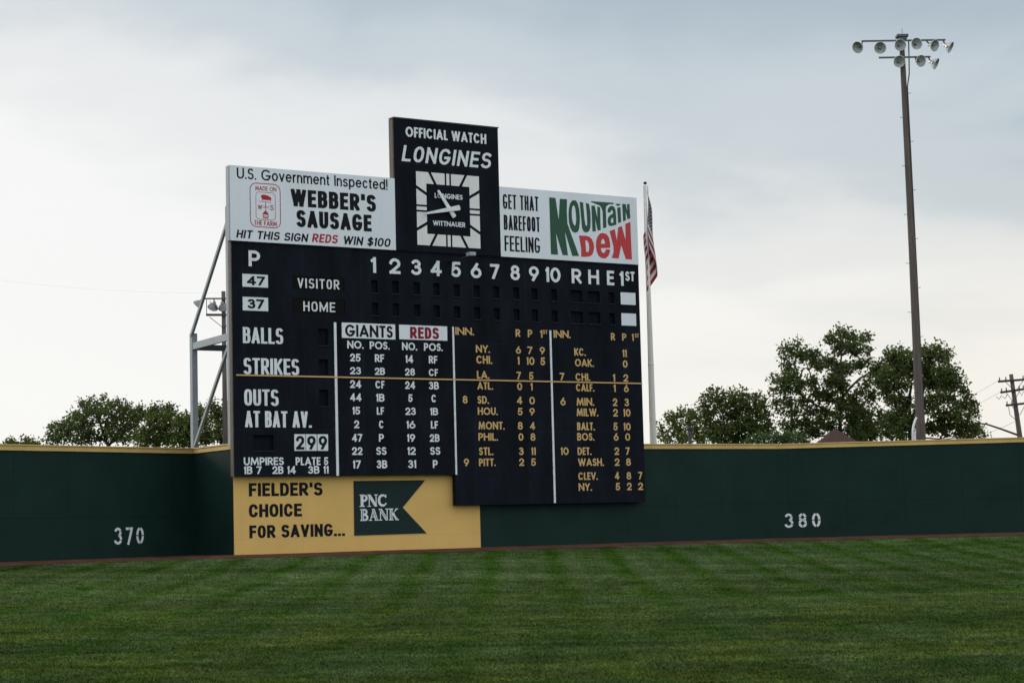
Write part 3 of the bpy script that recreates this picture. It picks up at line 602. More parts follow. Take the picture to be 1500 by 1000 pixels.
def grass_mat():
    m = bpy.data.materials.new('mown_grass'); m.use_nodes = True; t = m.node_tree; b = t.nodes['Principled BSDF']
    b.inputs['Roughness'].default_value = 0.9; b.inputs['Specular IOR Level'].default_value = 0.0
    lk = t.links.new
    def nn(ty, **kw):
        n = t.nodes.new(ty)
        for k, v in kw.items(): setattr(n, k, v)
        return n
    def mm(op, a, bb=None, c=None, cl=False):
        n = nn('ShaderNodeMath', operation=op); n.use_clamp = cl
        for i, v in enumerate((a, bb, c)):
            if v is None: continue
            if isinstance(v, (int, float)): n.inputs[i].default_value = v
            else: lk(v, n.inputs[i])
        return n.outputs[0]
    g = nn('ShaderNodeNewGeometry'); s = nn('ShaderNodeSeparateXYZ'); lk(g.outputs['Position'], s.inputs[0])
    def noise(sc, det, ro=.6, scale=(1, 1, 1)):
        mp_ = nn('ShaderNodeMapping'); mp_.inputs['Scale'].default_value = scale; lk(g.outputs['Position'], mp_.inputs[0])
        n = nn('ShaderNodeTexNoise'); n.inputs['Scale'].default_value = sc; n.inputs['Detail'].default_value = det; n.inputs['Roughness'].default_value = ro; lk(mp_.outputs[0], n.inputs['Vector']); return n.outputs[0]
    wob = noise(.22, 4); fine = noise(5.0, 6, .75); patch = noise(.36, 7, .78); mid = noise(.9, 5, .65); blade = noise(24, 4, .75); tuft = noise(1.9, 6, .7)
    # mower stripes run away from home plate; their nap sheen is painted as colour
    ph = mm('MULTIPLY_ADD', s.outputs['X'], 2*math.pi/2.15, mm('MULTIPLY', wob, 2.6))
    st = mm('ADD', mm('MULTIPLY', mm('SINE', ph), .50), mm('MULTIPLY', mm('SINE', mm('MULTIPLY_ADD', ph, 2.0, .9)), .50))
    near = mm('MULTIPLY_ADD', s.outputs['Y'], 1/26.0, -1.55, cl=True)          # stripe contrast grows with distance, towards the terrace
    st = mm('MULTIPLY', st, mm('MULTIPLY_ADD', near, .30, .15))
    st = mm('ADD', mm('ADD', st, mm('MULTIPLY_ADD', mid, 1.3, -.65)), mm('MULTIPLY_ADD', noise(1.0, 3, .6, (.05, .22, 1)), 1.4, -.2), cl=True)
    c1 = nn('ShaderNodeMix', data_type='RGBA'); c1.inputs[6].default_value = (0.026, 0.064, 0.0075, 1); c1.inputs[7].default_value = (0.069, 0.098, 0.041, 1); lk(st, c1.inputs[0])
    c2 = nn('ShaderNodeMix', data_type='RGBA'); c2.inputs[7].default_value = (0.110, 0.138, 0.022, 1)      # drier, yellower outfield patches
    pf = mm('MULTIPLY', mm('MULTIPLY_ADD', patch, 4.6, -2.1, cl=True), mm('SUBTRACT', 1.0, mm('MULTIPLY', near, .8)))
    lk(mm('MULTIPLY', pf, mm('MULTIPLY_ADD', tuft, 1.6, -.15, cl=True)), c2.inputs[0]); lk(c1.outputs[2], c2.inputs[6])
    fac = mm('MULTIPLY', mm('MULTIPLY', mm('MULTIPLY_ADD', fine, 2.2, -.10), mm('MULTIPLY_ADD', blade, 2.2, -.10)), mm('MULTIPLY_ADD', tuft, 1.3, .35))
    c3 = nn('ShaderNodeMix', data_type='RGBA', blend_type='MULTIPLY'); c3.inputs[0].default_value = 1.0
    band = noise(1.0, 4, .6, (.035, .30, 1))
    fac = mm('MULTIPLY', mm('MULTIPLY', fac, mm('MULTIPLY_ADD', noise(.55, 6, .7), 1.5, .25)), mm('MULTIPLY_ADD', band, 1.5, .25))
    cb = nn('ShaderNodeCombineXYZ'); [lk(fac, cb.inputs[i]) for i in range(3)]; lk(c2.outputs[2], c3.inputs[6]); lk(cb.outputs[0], c3.inputs[7])
    lk(c3.outputs[2], b.inputs['Base Color'])
    bp = nn('ShaderNodeBump'); bp.inputs['Strength'].default_value = .5; bp.inputs['Distance'].default_value = .03; lk(blade, bp.inputs['Height']); lk(bp.outputs[0], b.inputs['Normal'])
    return m
M['grass'] = grass_mat()
tag(gb.build('grass_field', M['grass']), kind='structure')
tb = MB(); pts = [LEFT_START, CORNER, OW+RX*.12, BEND, RIGHT1]; run = []
for a, b in zip(pts[:-1], pts[1:]):
    nseg = max(2, int((b-a).length/.35))
    for i in range(nseg): run.append(a.lerp(b, i/nseg))
run.append(pts[-1])
prev = None
for i, p in enumerate(run):
    d = (run[min(i+5, len(run)-1)]-run[max(i-5, 0)]).normalized(); q = Vector((d.y, -d.x, 0))
    wd = 2.2+0.16*math.sin(i*.37)+random.uniform(-.10, .10)
    row = [p-q*.15]+[p+q*wd*t for t in (0.25, .5, .75, 1)]
    z = ground_z([v.x for v in row], [v.y for v in row]); z[0] = z[1]
    k = len(tb.v); tb.v += [(v.x, v.y, float(zz)+(.035 if j < 4 else .012)) for j, (v, zz) in enumerate(zip(row, z))]
    if prev is not None:
        for j in range(4): tb.f.append((prev+j, prev+j+1, k+j+1, k+j)); tb.m.append(0); tb.sm.append(True)
    prev = k
tag(tb.build('warning_track', M['dirt']), kind='structure')

# real blades standing in the turf, denser towards the infield side of the view
NBL = 800000
rr_ = 21.0*np.exp(rng.random(NBL)*math.log(95/21.0)); th_ = rng.uniform(-.36, .36, NBL)
bx_ = rr_*np.sin(th_); by_ = rr_*np.cos(th_)
def dist_in(x, y):
    """distance to the wall foot, positive on the field"""
    d = np.full(x.shape, 1e9)
    for a, b in zip(LINE[:-1], LINE[1:]):
        ex, ey = b.x-a.x, b.y-a.y; t = np.clip(((x-a.x)*ex+(y-a.y)*ey)/(ex*ex+ey*ey), 0, 1); d = np.minimum(d, np.hypot(x-a.x-t*ex, y-a.y-t*ey))
    return d
bz_ = ground_z(bx_, by_); dd_ = dist_in(bx_, by_)
behind = (by_ > 70) & (bz_ > -.001)
tuft_ = .5+.5*np.sin(bx_*3.1+2*np.sin(by_*1.7))*np.sin(by_*2.3+1.5*np.sin(bx_*1.3))
keep = (~behind) & (dd_ > 2.0+.45*rng.random(NBL)) & (rng.random(NBL) < .7+.3*tuft_)
bx_, by_, bz_, tuft_ = bx_[keep], by_[keep], bz_[keep], tuft_[keep]; nb_ = len(bx_)
hh_ = rng.uniform(.018, .038, nb_)*(.8+.4*tuft_); ww_ = rng.uniform(.006, .012, nb_)*(1+by_/60); aa_ = rng.uniform(0, math.pi, nb_)
ln_ = rng.normal(0, .022, (nb_, 2)); ca_, sa_ = np.cos(aa_)*ww_, np.sin(aa_)*ww_
BV = np.empty((nb_, 3, 3)); BV[:, 0] = np.stack([bx_-ca_, by_-sa_, bz_-.004], 1); BV[:, 1] = np.stack([bx_+ca_, by_+sa_, bz_-.004], 1); BV[:, 2] = np.stack([bx_+ln_[:, 0], by_+ln_[:, 1], bz_+hh_], 1)
me = bpy.data.meshes.new('grass_blades'); me.vertices.add(nb_*3); me.vertices.foreach_set('co', BV.ravel()); me.loops.add(nb_*3); me.loops.foreach_set('vertex_index', np.arange(nb_*3))
me.polygons.add(nb_); me.polygons.foreach_set('loop_start', np.arange(nb_)*3); me.polygons.foreach_set('loop_total', np.full(nb_, 3)); me.update()
me.materials.append(M['grass']); tag(put(bpy.data.objects.new('grass_blades', me)), 'short mown grass blades growing all over the striped outfield', 'grass', kind='stuff')

# ---------------------------------------------------------------- outfield walls
def wall(label, org, ang, ln, number=None, x0=0.0, thick=.22, capx=(0, 0)):
    t = thing('outfield_wall', label, 'outfield wall', org, ang, 'walls round the outfield')
    MB().box((x0, 0, -1.6), (ln, thick, 3.79)).build('wall_panel', M['green'], t)
    c = MB().box((x0+capx[0], -.045, 3.79), (ln+capx[1], thick+.045, 3.955)); c.box((x0+capx[0], -.085, 3.955), (ln+capx[1], thick+.085, 4.0))
    c.build('cap_board', M['cap'], t, bevel=.006)
    return t
long_wall = wall('long dark green outfield wall with mustard cap behind the scoreboard', OW, YAW, 25.48, x0=.12, capx=(0, .02))
left_wall = wall('dark green outfield wall with mustard cap marked 370, left of the scoreboard', LEFT_START, LEFT_A, 34+(CORNER-LEFT0).length)
JD = (OW+RX*.12-CORNER); JA = math.atan2(JD.y, JD.x)
jog = wall('short dark green return wall with mustard cap running up to the scoreboard corner', CORNER, JA, JD.length-.005, capx=(.09, -.09))
right_wall = wall('dark green outfield wall with mustard cap marked 380, right of the scoreboard', BEND, RIGHT_A, 46.0, capx=(.03, 0))
def stencil(text, x0, x1, z0, z1, parent):
    """stencilled figures: bridges cut through the strokes"""
    g3 = [[arc(.45, .76, .45, .24, 165, 20), arc(.45, .76, .45, .24, 8, -80), arc(.45, .27, .55, .27, 78, -4), arc(.45, .27, .55, .27, -18, -165)]]
    G = {'3': g3[0], '8': [arc(.5, .76, .44, .24, a, b_) for a, b_ in ((97, 173), (187, 353), (7, 83))]+[arc(.5, .26, .5, .26, a, b_) for a, b_ in ((5, 175), (186, 264), (276, 354))],
         '0': [arc(.5, .5, .5, .5, a, b_) for a, b_ in ((4, 82), (98, 176), (184, 262), (278, 356))], '7': [[(-.1, 1), (.46, 1)], [(.56, 1), (.98, 1), (.30, -.12)]]}
    h = z1-z0; tx = .165*h; n = len(text); wd = .60*h; step = (x1-x0-wd)/(n-1); mb = MB()
    for i, c in enumerate(text):
        for s in G[c]: ribbon(mb, [(tx/2+a*(wd-tx), tx*.45+b_*(h-tx*.9)) for a, b_ in s], tx, tx*.9, (x0+i*step, z0), -.006, (-1, 2, -1, 2), cap=False)
    mb.build('distance_marking', M['w'], parent)
stencil('370', 34+5.067, 34+6.47, .491, 1.095, left_wall)
stencil('380', .212, 1.721, .437, 1.037, right_wall)

# ---------------------------------------------------------------- scoreboard
KEY = {'w': M['w'], 'k': M['k'], 'r': M['r'], 'y': M['y']}
FY = -0.35                                                               # front of the main board, metres before the wall
sb = thing('scoreboard', 'tall navy black hand-operated baseball scoreboard with white and tan painted lettering', 'scoreboard', OW, YAW)
W1, W2 = (9.64, 10.11), (8.79, 9.26)
holes = []
for z0, z1 in (W1, W2):
    for x in (5.71, 6.61, 7.54, 8.41, 9.32, 10.22, 11.12, 12.05, 12.91, 13.84): holes.append((x, x+.28, z0, z1))
    for x in (14.77, 15.62): holes.append((x, x+.58, z0, z1))
    holes.append((16.65, 16.92, z0, z1))
holes += [(3.44, 3.84, 7.60, 8.21), (3.44, 3.82, 6.49, 7.08), (3.43, 3.81, 5.35, 5.95), (.75, 1.55, 3.72, 4.28)]
recess = [(2.43, 4.57, 9.64, 10.12), (2.43, 4.57, 8.77, 9.30)]
cut = holes+recess
bm_ = MB()
def front(x0, x1, z0, z1):
    xs = sorted({x0, x1, *[v for h in cut for v in h[:2] if x0 < v < x1]}); zs = sorted({z0, z1, *[v for h in cut for v in h[2:] if z0 < v < z1]})
    ix = {}; 
    for i in range(len(xs)-1):
        for j in range(len(zs)-1):
            cx, cz = (xs[i]+xs[i+1])/2, (zs[j]+zs[j+1])/2
            if any(h[0] < cx < h[1] and h[2] < cz < h[3] for h in cut): continue
            ids = []
            for q in ((xs[i], zs[j]), (xs[i+1], zs[j]), (xs[i+1], zs[j+1]), (xs[i], zs[j+1])):
                if q not in ix: ix[q] = len(bm_.v); bm_.v.append((q[0], FY, q[1]))
                ids.append(ix[q])
            bm_.f.append(tuple(ids)); bm_.m.append(0); bm_.sm.append(False)
front(0, 18.18, 2.80, 11.28)
BY = -.12
bm_.add([(0, FY, 2.8), (0, BY, 2.8), (0, BY, 11.28), (0, FY, 11.28)], [(0, 3, 2, 1)])
bm_.add([(18.18, FY, 2.8), (18.18, BY, 2.8), (18.18, BY, 11.28), (18.18, FY, 11.28)], [(0, 1, 2, 3)])
bm_.add([(0, BY, 2.8), (18.18, BY, 2.8), (18.18, BY, 11.28), (0, BY, 11.28)], [(0, 3, 2, 1)])
bm_.add([(0, FY, 2.8), (0, BY, 2.8), (18.18, BY, 2.8), (18.18, FY, 2.8)], [(0, 1, 2, 3)])
bm_.add([(0, FY, 11.28), (0, BY, 11.28), (18.18, BY, 11.28), (18.18, FY, 11.28)], [(0, 3, 2, 1)])
bm_.build('board_panel', M['navy'], sb)
MB().box((9.215, FY, 1.63), (18.17, BY, 2.797)).build('lower_panel', M['navy'], sb)
MB().box((-.045, FY+.03, 2.80), (-.002, BY, 11.28)).build('edge_board', M['trim'], sb)
def pit(x0, x1, z0, z1, dep=.13):
    f_, b_ = FY, FY+dep
    return MB().add([(x0, f_, z0), (x1, f_, z0), (x1, f_, z1), (x0, f_, z1), (x0, b_, z0), (x1, b_, z0), (x1, b_, z1), (x0, b_, z1)],
                    [(4, 5, 6, 7), (0, 1, 5, 4), (1, 2, 6, 5), (2, 3, 7, 6), (3, 0, 4, 7)])
for h in holes:
    o = pit(*h).add([(h[0]+(h[1]-h[0])*.52, FY+.10, h[2]), (h[0]+(h[1]-h[0])*.58, FY+.10, h[2]), (h[0]+(h[1]-h[0])*.58, FY+.10, h[3]), (h[0]+(h[1]-h[0])*.52, FY+.10, h[3])], [(0, 1, 2, 3)]).build('number_window', M['slot'], sb)
    MB().box((h[0]-.03, FY-.035, h[2]-.045), (h[1]+.03, FY-.001, h[2]-.004)).build('window_sill', M['sill'], o)
for r in recess: pit(*r, dep=.05).build('name_recess', M['slot'], sb)
for x0, x1, z0 in ((4.088, 4.186, 2.80), (9.208, 9.278, 2.80), (13.70, 13.78, 1.66)):
    MB().box((x0, FY-.03, z0), (x1, FY-.001, 8.46)).build('divider_strip', M['w'], sb)
MB().box((.09, FY-.042, 6.405), (18.17, FY-.032, 6.455)).build('home_run_line', M['y'], sb)
rail = MB().box((.0, FY-.02, 11.225), (18.18, FY-.001, 11.275)); rail.build('top_rail', M['navy'], sb)
# lamp on an arm that sticks out below the clock
la = MB().tube([(9.14, FY, 10.95), (9.13, -1.2, 10.97), (9.10, -1.95, 11.00)], .035, 8).build('lamp_arm', M['lampdark'], sb)
MB().box((8.98, -2.18, 10.98), (9.24, -1.86, 11.12)).build('lamp_head', M['steel'], la, bevel=.02)
# steel frame behind the left end
fr = MB().beam((.45, 4.1, 0), (.45, 4.1, 8.35), .22, .22).build('steel_column', M['steel'], sb)
MB().beam((.10, .06, 3.9), (.10, .06, 12.6), .20, .22).build('steel_column', M['steel'], sb)
MB().beam((17.9, 4.1, 0), (17.9, 4.1, 8.35), .22, .22).build('steel_column', M['steel'], sb)
MB().beam((.36, 4.1, 8.25), (.08, .15, 12.05), .10, .13).build('steel_brace', M['steel'], sb)
MB().beam((.42, 4.0, 7.86), (.10, .1, 7.86), .12, .26).build('steel_beam', M['steel'], sb)
MB().beam((.40, 4.0, 4.05), (.12, .12, 7.70), .10, .12).build('steel_brace', M['steel'], sb)
MB().beam((.50, 4.22, 7.84), (17.9, 4.22, 7.84), .12, .22).build('steel_beam', M['greymetal'], sb)
MB().beam((17.9, 4.0, 7.86), (17.9, -.1, 7.86), .12, .26).build('steel_beam', M['steel'], sb)

# clock tower, a sign of its own above the board
ct = thing('clock_sign', 'dark square-dial clock sign rising highest above the scoreboard between two white signs', 'clock sign', OW, YAW)
MB().box((6.772, -.43, 11.285), (11.468, -.12, 16.35)).build('sign_panel', M['navy'], ct)
e_ = MB().box((6.715, -.40, 13.98), (6.771, -.25, 16.30)); e_.box((6.735, -.235, 13.98), (6.771, -.10, 16.33)); e_.build('edge_board', M['trim'], ct)
MB().box((6.745, -.455, 16.351), (11.495, -.08, 16.40)).build('cap_strip', M['lampdark'], ct)
DX, DZ, RO, RI = 9.118, 12.957, 1.415, .97
dm = MB()
for a in range(4):
    c_, s_ = ((1, 0), (0, 1), (-1, 0), (0, -1))[a]
    R_ = lambda u, v: (DX+u*c_-v*s_, DZ+u*s_+v*c_)
    dm.poly([[R_(-RI, RI), R_(RI, RI), R_(RO, RO), R_(-RO, RO)]], -.436)
dl = dm.build('clock_dial', M['dial'], ct)
for a in range(4):
    c_, s_ = ((1, 0), (0, 1), (-1, 0), (0, -1))[a]
    R_ = lambda u, v: (DX+u*c_-v*s_, DZ+u*s_+v*c_)
    for k in (-math.tan(math.radians(30)), math.tan(math.radians(30))):
        b_ = .062
        MB().poly([[R_(k*RI-b_, RI-.01), R_(k*RI+b_, RI-.01), R_(k*(RO+.01)+b_, RO+.01), R_(k*(RO+.01)-b_, RO+.01)]], -.440).build('hour_mark', M['navy'], dl)
    for k in (-.105, .105):
        MB().poly([[R_(k-.036, RI-.01), R_(k+.036, RI-.01), R_(k+.036, RO+.01), R_(k-.036, RO+.01)]], -.440).build('hour_mark', M['navy'], dl)
def hand(p, q, w0, w1, y):
    p, q = Vector(p), Vector(q); d = (q-p).normalized(); n_ = Vector((-d.y, d.x))
    pts = [p+n_*w0*.5, p-d*w0*.35, p-n_*w0*.5, q-n_*w1*.5, q+d*w1*.12-n_*w1*.25, q+d*w1*.12+n_*w1*.25, q+n_*w1*.5]
    return [(v.x, v.y) for v in pts], y
for nm, a in (('hour_hand', hand((8.62, 13.66), (9.31, 12.70), .10, .18, -.56)), ('minute_hand', hand((8.02, 12.745), (9.52, 13.06), .07, .20, -.61))):
    MB().prism(a[0], a[1], a[1]+.035).build(nm, M['w'], ct)
MB().tube([(9.10, -.43, 12.96), (9.10, -.575, 12.96)], .06, 12).build('hand_spindle', M['lampdark'], ct)

ls = thing('advertising_sign', 'white painted sausage sign with a red badge, left of the clock sign', 'sign', OW, YAW)
MB().box((-.08, -.425, 11.285), (6.765, -.30, 14.03)).build('sign_panel', M['panel'], ls)
MB().box((-.115, -.40, 11.285), (-.082, -.16, 14.01)).build('edge_board', M['steel'], ls)
rs = thing('advertising_sign', 'white painted drink sign with green and red logo, right of the clock sign', 'sign', OW, YAW)
MB().box((11.475, -.425, 11.285), (18.14, -.30, 14.045)).build('sign_panel', M['panel'], rs)
for nm, keys in (('logo_lettering', (('M',), ('O', 'Oh'), ('U',), ('N',), ('Tt',), ('a', 'ah'), ('i',), ('id',), ('n2',))), ('logo_lettering', (('D', 'Dh'), ('e', 'eh'), ('W',)))):
    lm = MB()
    for k in keys: lm.poly([LOGO[q] for q in k], -.431)
    lm.build(nm, M['logo_red'] if keys[0][0] == 'D' else M['logo_green'], rs)
# badge on the sausage sign
def rrect(x0, x1, z0, z1, r):
    return [(cx+r*math.cos(math.radians(a)), cz+r*math.sin(math.radians(a))) for cx, cz, s in ((x1-r, z1-r, 0), (x0+r, z1-r, 90), (x0+r, z0+r, 180), (x1-r, z0+r, 270)) for a in range(s, s+91, 15)]
bd = MB()
for (x0, x1, z0, z1, r, t_) in ((.72, 1.93, 11.84, 13.44, .24, .028), (.948, 1.729, 12.12, 13.12, .13, .016)):
    pp = rrect(x0, x1, z0, z1, r); ribbon(bd, pp+pp[:1], t_, t_, (0, 0), -.431, (-99, 99, -99, 99))
bd.build('badge_outline', M['r'], ls)
pg = MB().poly([[(1.15, 12.98), (1.19, 13.02), (1.27, 13.035), (1.38, 13.02), (1.48, 12.99), (1.53, 12.95), (1.575, 12.93), (1.56, 12.88), (1.545, 12.82), (1.52, 12.815), (1.51, 12.85), (1.46, 12.845), (1.36, 12.84), (1.25, 12.86), (1.235, 12.82), (1.20, 12.82), (1.20, 12.88), (1.165, 12.92)]], -.431)
pg.poly([[(1.067, 12.775), (1.566, 12.755), (1.566, 12.77), (1.067, 12.792)]], -.431); pg.poly([[(1.326, 12.40), (1.348, 12.40), (1.348, 12.762), (1.326, 12.762)]], -.4315)
for a, b_ in (((1.20, 12.632), (1.495, 12.535)), ((1.20, 12.536), (1.495, 12.636))): ribbon(pg, [a, b_], .012, .012, (0, 0), -.4322, (-99, 99, -99, 99))
pg.poly([[(1.21, 12.345), (1.337, 12.46), (1.45, 12.335), (1.445, 12.30), (1.215, 12.31)]], -.433)
pg.poly([[(1.22, 12.172), (1.44, 12.165), (1.44, 12.20), (1.22, 12.207)]], -.431); pg.poly([[(1.22, 12.235), (1.44, 12.228), (1.44, 12.25), (1.22, 12.257)]], -.431)
for xx in (1.22, 1.42): pg.poly([[(xx, 12.205), (xx+.02, 12.205), (xx+.02, 12.308), (xx, 12.308)]], -.4318)
pg.build('weather_vane_mark', M['r'], ls)

# mustard bank sign on the wall under the board
ws = thing('wall_sign', 'mustard yellow painted sign on the wall under the scoreboard with dark green pennant panel', 'sign', OW, YAW)
MB().box((.10, -.022, -.30), (10.478, -.002, 3.788)).build('sign_panel', M['yellow'], ws)
pn = MB().prism([(4.967, .593), (8.067, .608), (7.047, 1.596), (8.055, 2.615), (4.977, 2.608)], -.045, -.023).build('pennant_panel', M['pennant'], ws)
def serif_word(name, word, x0, x1, z0, z1, y, parent, inline):
    """bold Roman capitals: thick and thin strokes with slab serifs, an inline cut in the thick ones"""
    T_, t_ = .22, .075
    S = {'P': (.62, [(T_, [(.20, 0), (.20, 1)]), (t_, [(.02, .96), (.38, .96)]), (t_, [(.0, .04), (.42, .04)]), (T_*.75, [(.2, .93), (.36, .93)]+arc(.34, .71, .22, .22, 88, -88)+[(.2, .48)])]),
         'N': (.80, [(t_, [(.14, 0), (.14, 1)]), (T_, [(.12, 1), (.68, 0)]), (t_, [(.68, 0), (.68, 1)]), (t_, [(.0, .04), (.28, .04)]), (t_, [(.0, .96), (.2, .96)]), (t_, [(.54, .96), (.82, .96)])]),
         'C': (.72, [(T_*.9, arc(.40, .5, .30, .42, 75, 290)), (t_*1.4, arc(.40, .5, .30, .44, 80, 35)), (t_*1.4, arc(.40, .5, .30, .44, 285, 330)), (t_, [(.64, .98), (.64, .72)])]),
         'B': (.68, [(T_, [(.20, 0), (.20, 1)]), (t_, [(.02, .96), (.38, .96)]), (t_, [(.02, .04), (.40, .04)]), (T_*.7, [(.2, .94), (.36, .94)]+arc(.36, .75, .17, .19, 88, -88)+[(.2, .55)]), (T_*.75, [(.2, .52), (.38, .52)]+arc(.38, .28, .20, .22, 88, -88)+[(.2, .05)])]),
         'A': (.82, [(t_, [(.14, 0), (.40, .98)]), (T_, [(.38, 1), (.66, 0)]), (t_, [(.2, .32), (.56, .32)]), (t_, [(.02, .04), (.28, .04)]), (t_, [(.48, .04), (.84, .04)])]),
         'K': (.78, [(T_, [(.20, 0), (.20, 1)]), (t_, [(.02, .96), (.38, .96)]), (t_, [(.02, .04), (.40, .04)]), (t_, [(.66, .97), (.24, .45)]), (T_*.9, [(.36, .58), (.68, .02)]), (t_, [(.54, .96), (.78, .96)]), (t_, [(.54, .04), (.82, .04)])])}
    h = z1-z0; sx = (x1-x0)/(sum(S[c][0] for c in word)*h); mb = MB(); ib = MB(); cx = x0; lift = 0
    for c in word:
        wd, st = S[c]
        for th, s in st:
            lift += .0005; pts_ = [(a*h*sx, b_*h) for a, b_ in s]
            ribbon(mb, pts_, th*h*sx, th*h, (cx, z0), y-lift, (-9, 9, 0, h), cap=False)
            if inline and th > .15 and len(s) == 2: ribbon(ib, [(pts_[0][0], h*.08 if pts_[0][1] < h/2 else h*.92), (pts_[1][0], h*.92 if pts_[1][1] > h/2 else h*.08)], .045*h*sx, .045*h, (cx, z0), y-.012, (-9, 9, 0, h), cap=False)
        cx += wd*h*sx
    o = mb.build(name, M['w'], parent)
    if ib.v: ib.build('inline_cut', M['pennant'], o)
serif_word('bank_lettering', 'PNC', 5.20, 6.36, 1.645, 2.10, -.049, pn, False)
serif_word('bank_lettering', 'BANK', 5.21, 6.84, 1.125, 1.565, -.049, pn, True)

for line in TEXT.strip().splitlines():
    kind, text, st, c, x0, x1, z0, z1, owner = line.split('|')
    par, y = {'L': (ls, -.431), 'C': (ct, -.436), 'D': (ct, -.437), 'R': (rs, -.431), 'B': (sb, FY-.005), 'W': (ws, -.027)}[owner]
    lettering(kind, text, st, KEY[c], float(x0), float(x1), float(z0), float(z1), y, par)

# cards hung on the board, each one can be lifted off
def card(name, label, rect, text, style, face, ink, tr, group=None, yf=FY-.028, dep=.026):
    x0, x1, z0, z1 = rect; cx, cz = (x0+x1)/2, z0
    loc = OW+RX*cx+Vector((0, 0, cz)); t = thing(name, label, name.split('_')[-1] if name != 'number_card' else 'number card', loc, YAW, group); hw = (x1-x0)/2
    if name == 'name_card': t['category'] = 'name card'
    MB().box((-hw, yf, 0), (hw, yf+dep, z1-z0)).build('card_face', M[face], t, bevel=.004)
    if text: lettering('card_lettering', text, style, M[ink], tr[0]-cx, tr[1]-cx, tr[2]-cz, tr[3]-cz, yf-.005, t)
G1 = 'cards hung on the scoreboard'
card('number_card', 'white card with black number 47 under the big P, upper of the two', (.395, 1.412, 9.63, 10.10), '47', 'E', 'panel', 'k', (.57, 1.29, 9.70, 10.03), G1)
card('number_card', 'white card with black number 37 under the big P, lower of the two', (.395, 1.407, 8.77, 9.265), '37', 'E', 'panel', 'k', (.585, 1.245, 8.85, 9.195), G1)
card('number_card', 'white card with black digit 2, first of the batting average cards', (2.385, 2.831, 3.71, 4.318), '2', 'C', 'panel', 'k', (2.444, 2.777, 3.757, 4.258), G1)
card('number_card', 'white card with black digit 9 between the 2 and the last 9', (2.857, 3.293, 3.71, 4.318), '9', 'C', 'panel', 'k', (2.90, 3.245, 3.757, 4.258), G1)
card('number_card', 'white card with black digit 9 at the right end of the batting average', (3.327, 3.759, 3.71, 4.318), '9', 'C', 'panel', 'k', (3.37, 3.715, 3.757, 4.258), G1)
card('number_card', 'blank white card in the first-pitcher column, upper of the two', (17.23, 17.967, 9.625, 10.12), None, 'F', 'panel', 'k', None, G1)
card('number_card', 'blank white card in the first-pitcher column, lower of the two', (17.235, 17.965, 8.77, 9.27), None, 'F', 'panel', 'k', None, G1)
card('name_card', 'dark recessed card lettered VISITOR in white', (2.45, 4.55, 9.65, 10.11), 'VISITOR', 'V', 'card_dark', 'w', (2.63, 4.36, 9.69, 10.05), G1, yf=FY+.012)
card('name_card', 'dark recessed card lettered HOME in white', (2.45, 4.55, 8.78, 9.29), 'HOME', 'V', 'card_dark', 'w', (2.85, 4.17, 8.84, 9.20), G1, yf=FY+.012)
card('name_card', 'white team card with black lettering heading the left lineup columns', (4.417, 6.689, 7.893, 8.465), 'GIANTS', 'F', 'panel', 'k', (4.545, 6.575, 7.95, 8.40), G1)
card('name_card', 'white team card with dark red lettering heading the right lineup columns', (6.863, 8.974, 7.91, 8.463), 'REDS', 'H', 'panel', 'maroon', (7.327, 8.60, 7.958, 8.40), G1)

# ---------------------------------------------------------------- flagpole and flag
fb = at(957, 648, 86); FPX, FPY = 5.82, 86.0
fp = thing('flagpole', 'tall pale grey metal flagpole standing behind the wall right of the scoreboard', 'flagpole', (FPX, FPY, 0))
MB().tube([(0, 0, 0), (0, 0, 4), (0, 0, 9.2), (0, 0, 15.05)], [.16, .145, .105, .055], 16).build('pole', M['polewhite'], fp)
for z, r in ((7.4, .128), (11.1, .098)): MB().tube([(0, 0, z), (0, 0, z+.05)], r, 16).build('joint_ring', M['pipe'], fp)
MB().lathe([(0, 0), (.05, .01), (.085, .06), (.05, .11), (0, .13)], (0, 0, 15.08), (0, 0, 1), 12).build('finial', M['lampdark'], fp)
hl = MB().tube([(-.07, -.10, 15.0), (-.10, -.12, 12.0), (-.09, -.14, 9.6), (-.13, -.16, 5.0)], .010, 5); hl.tube([(.10, -.08, 15.0), (.13, -.12, 11.6)], .012, 5); hl.build('halyard', M['wire'], fp)
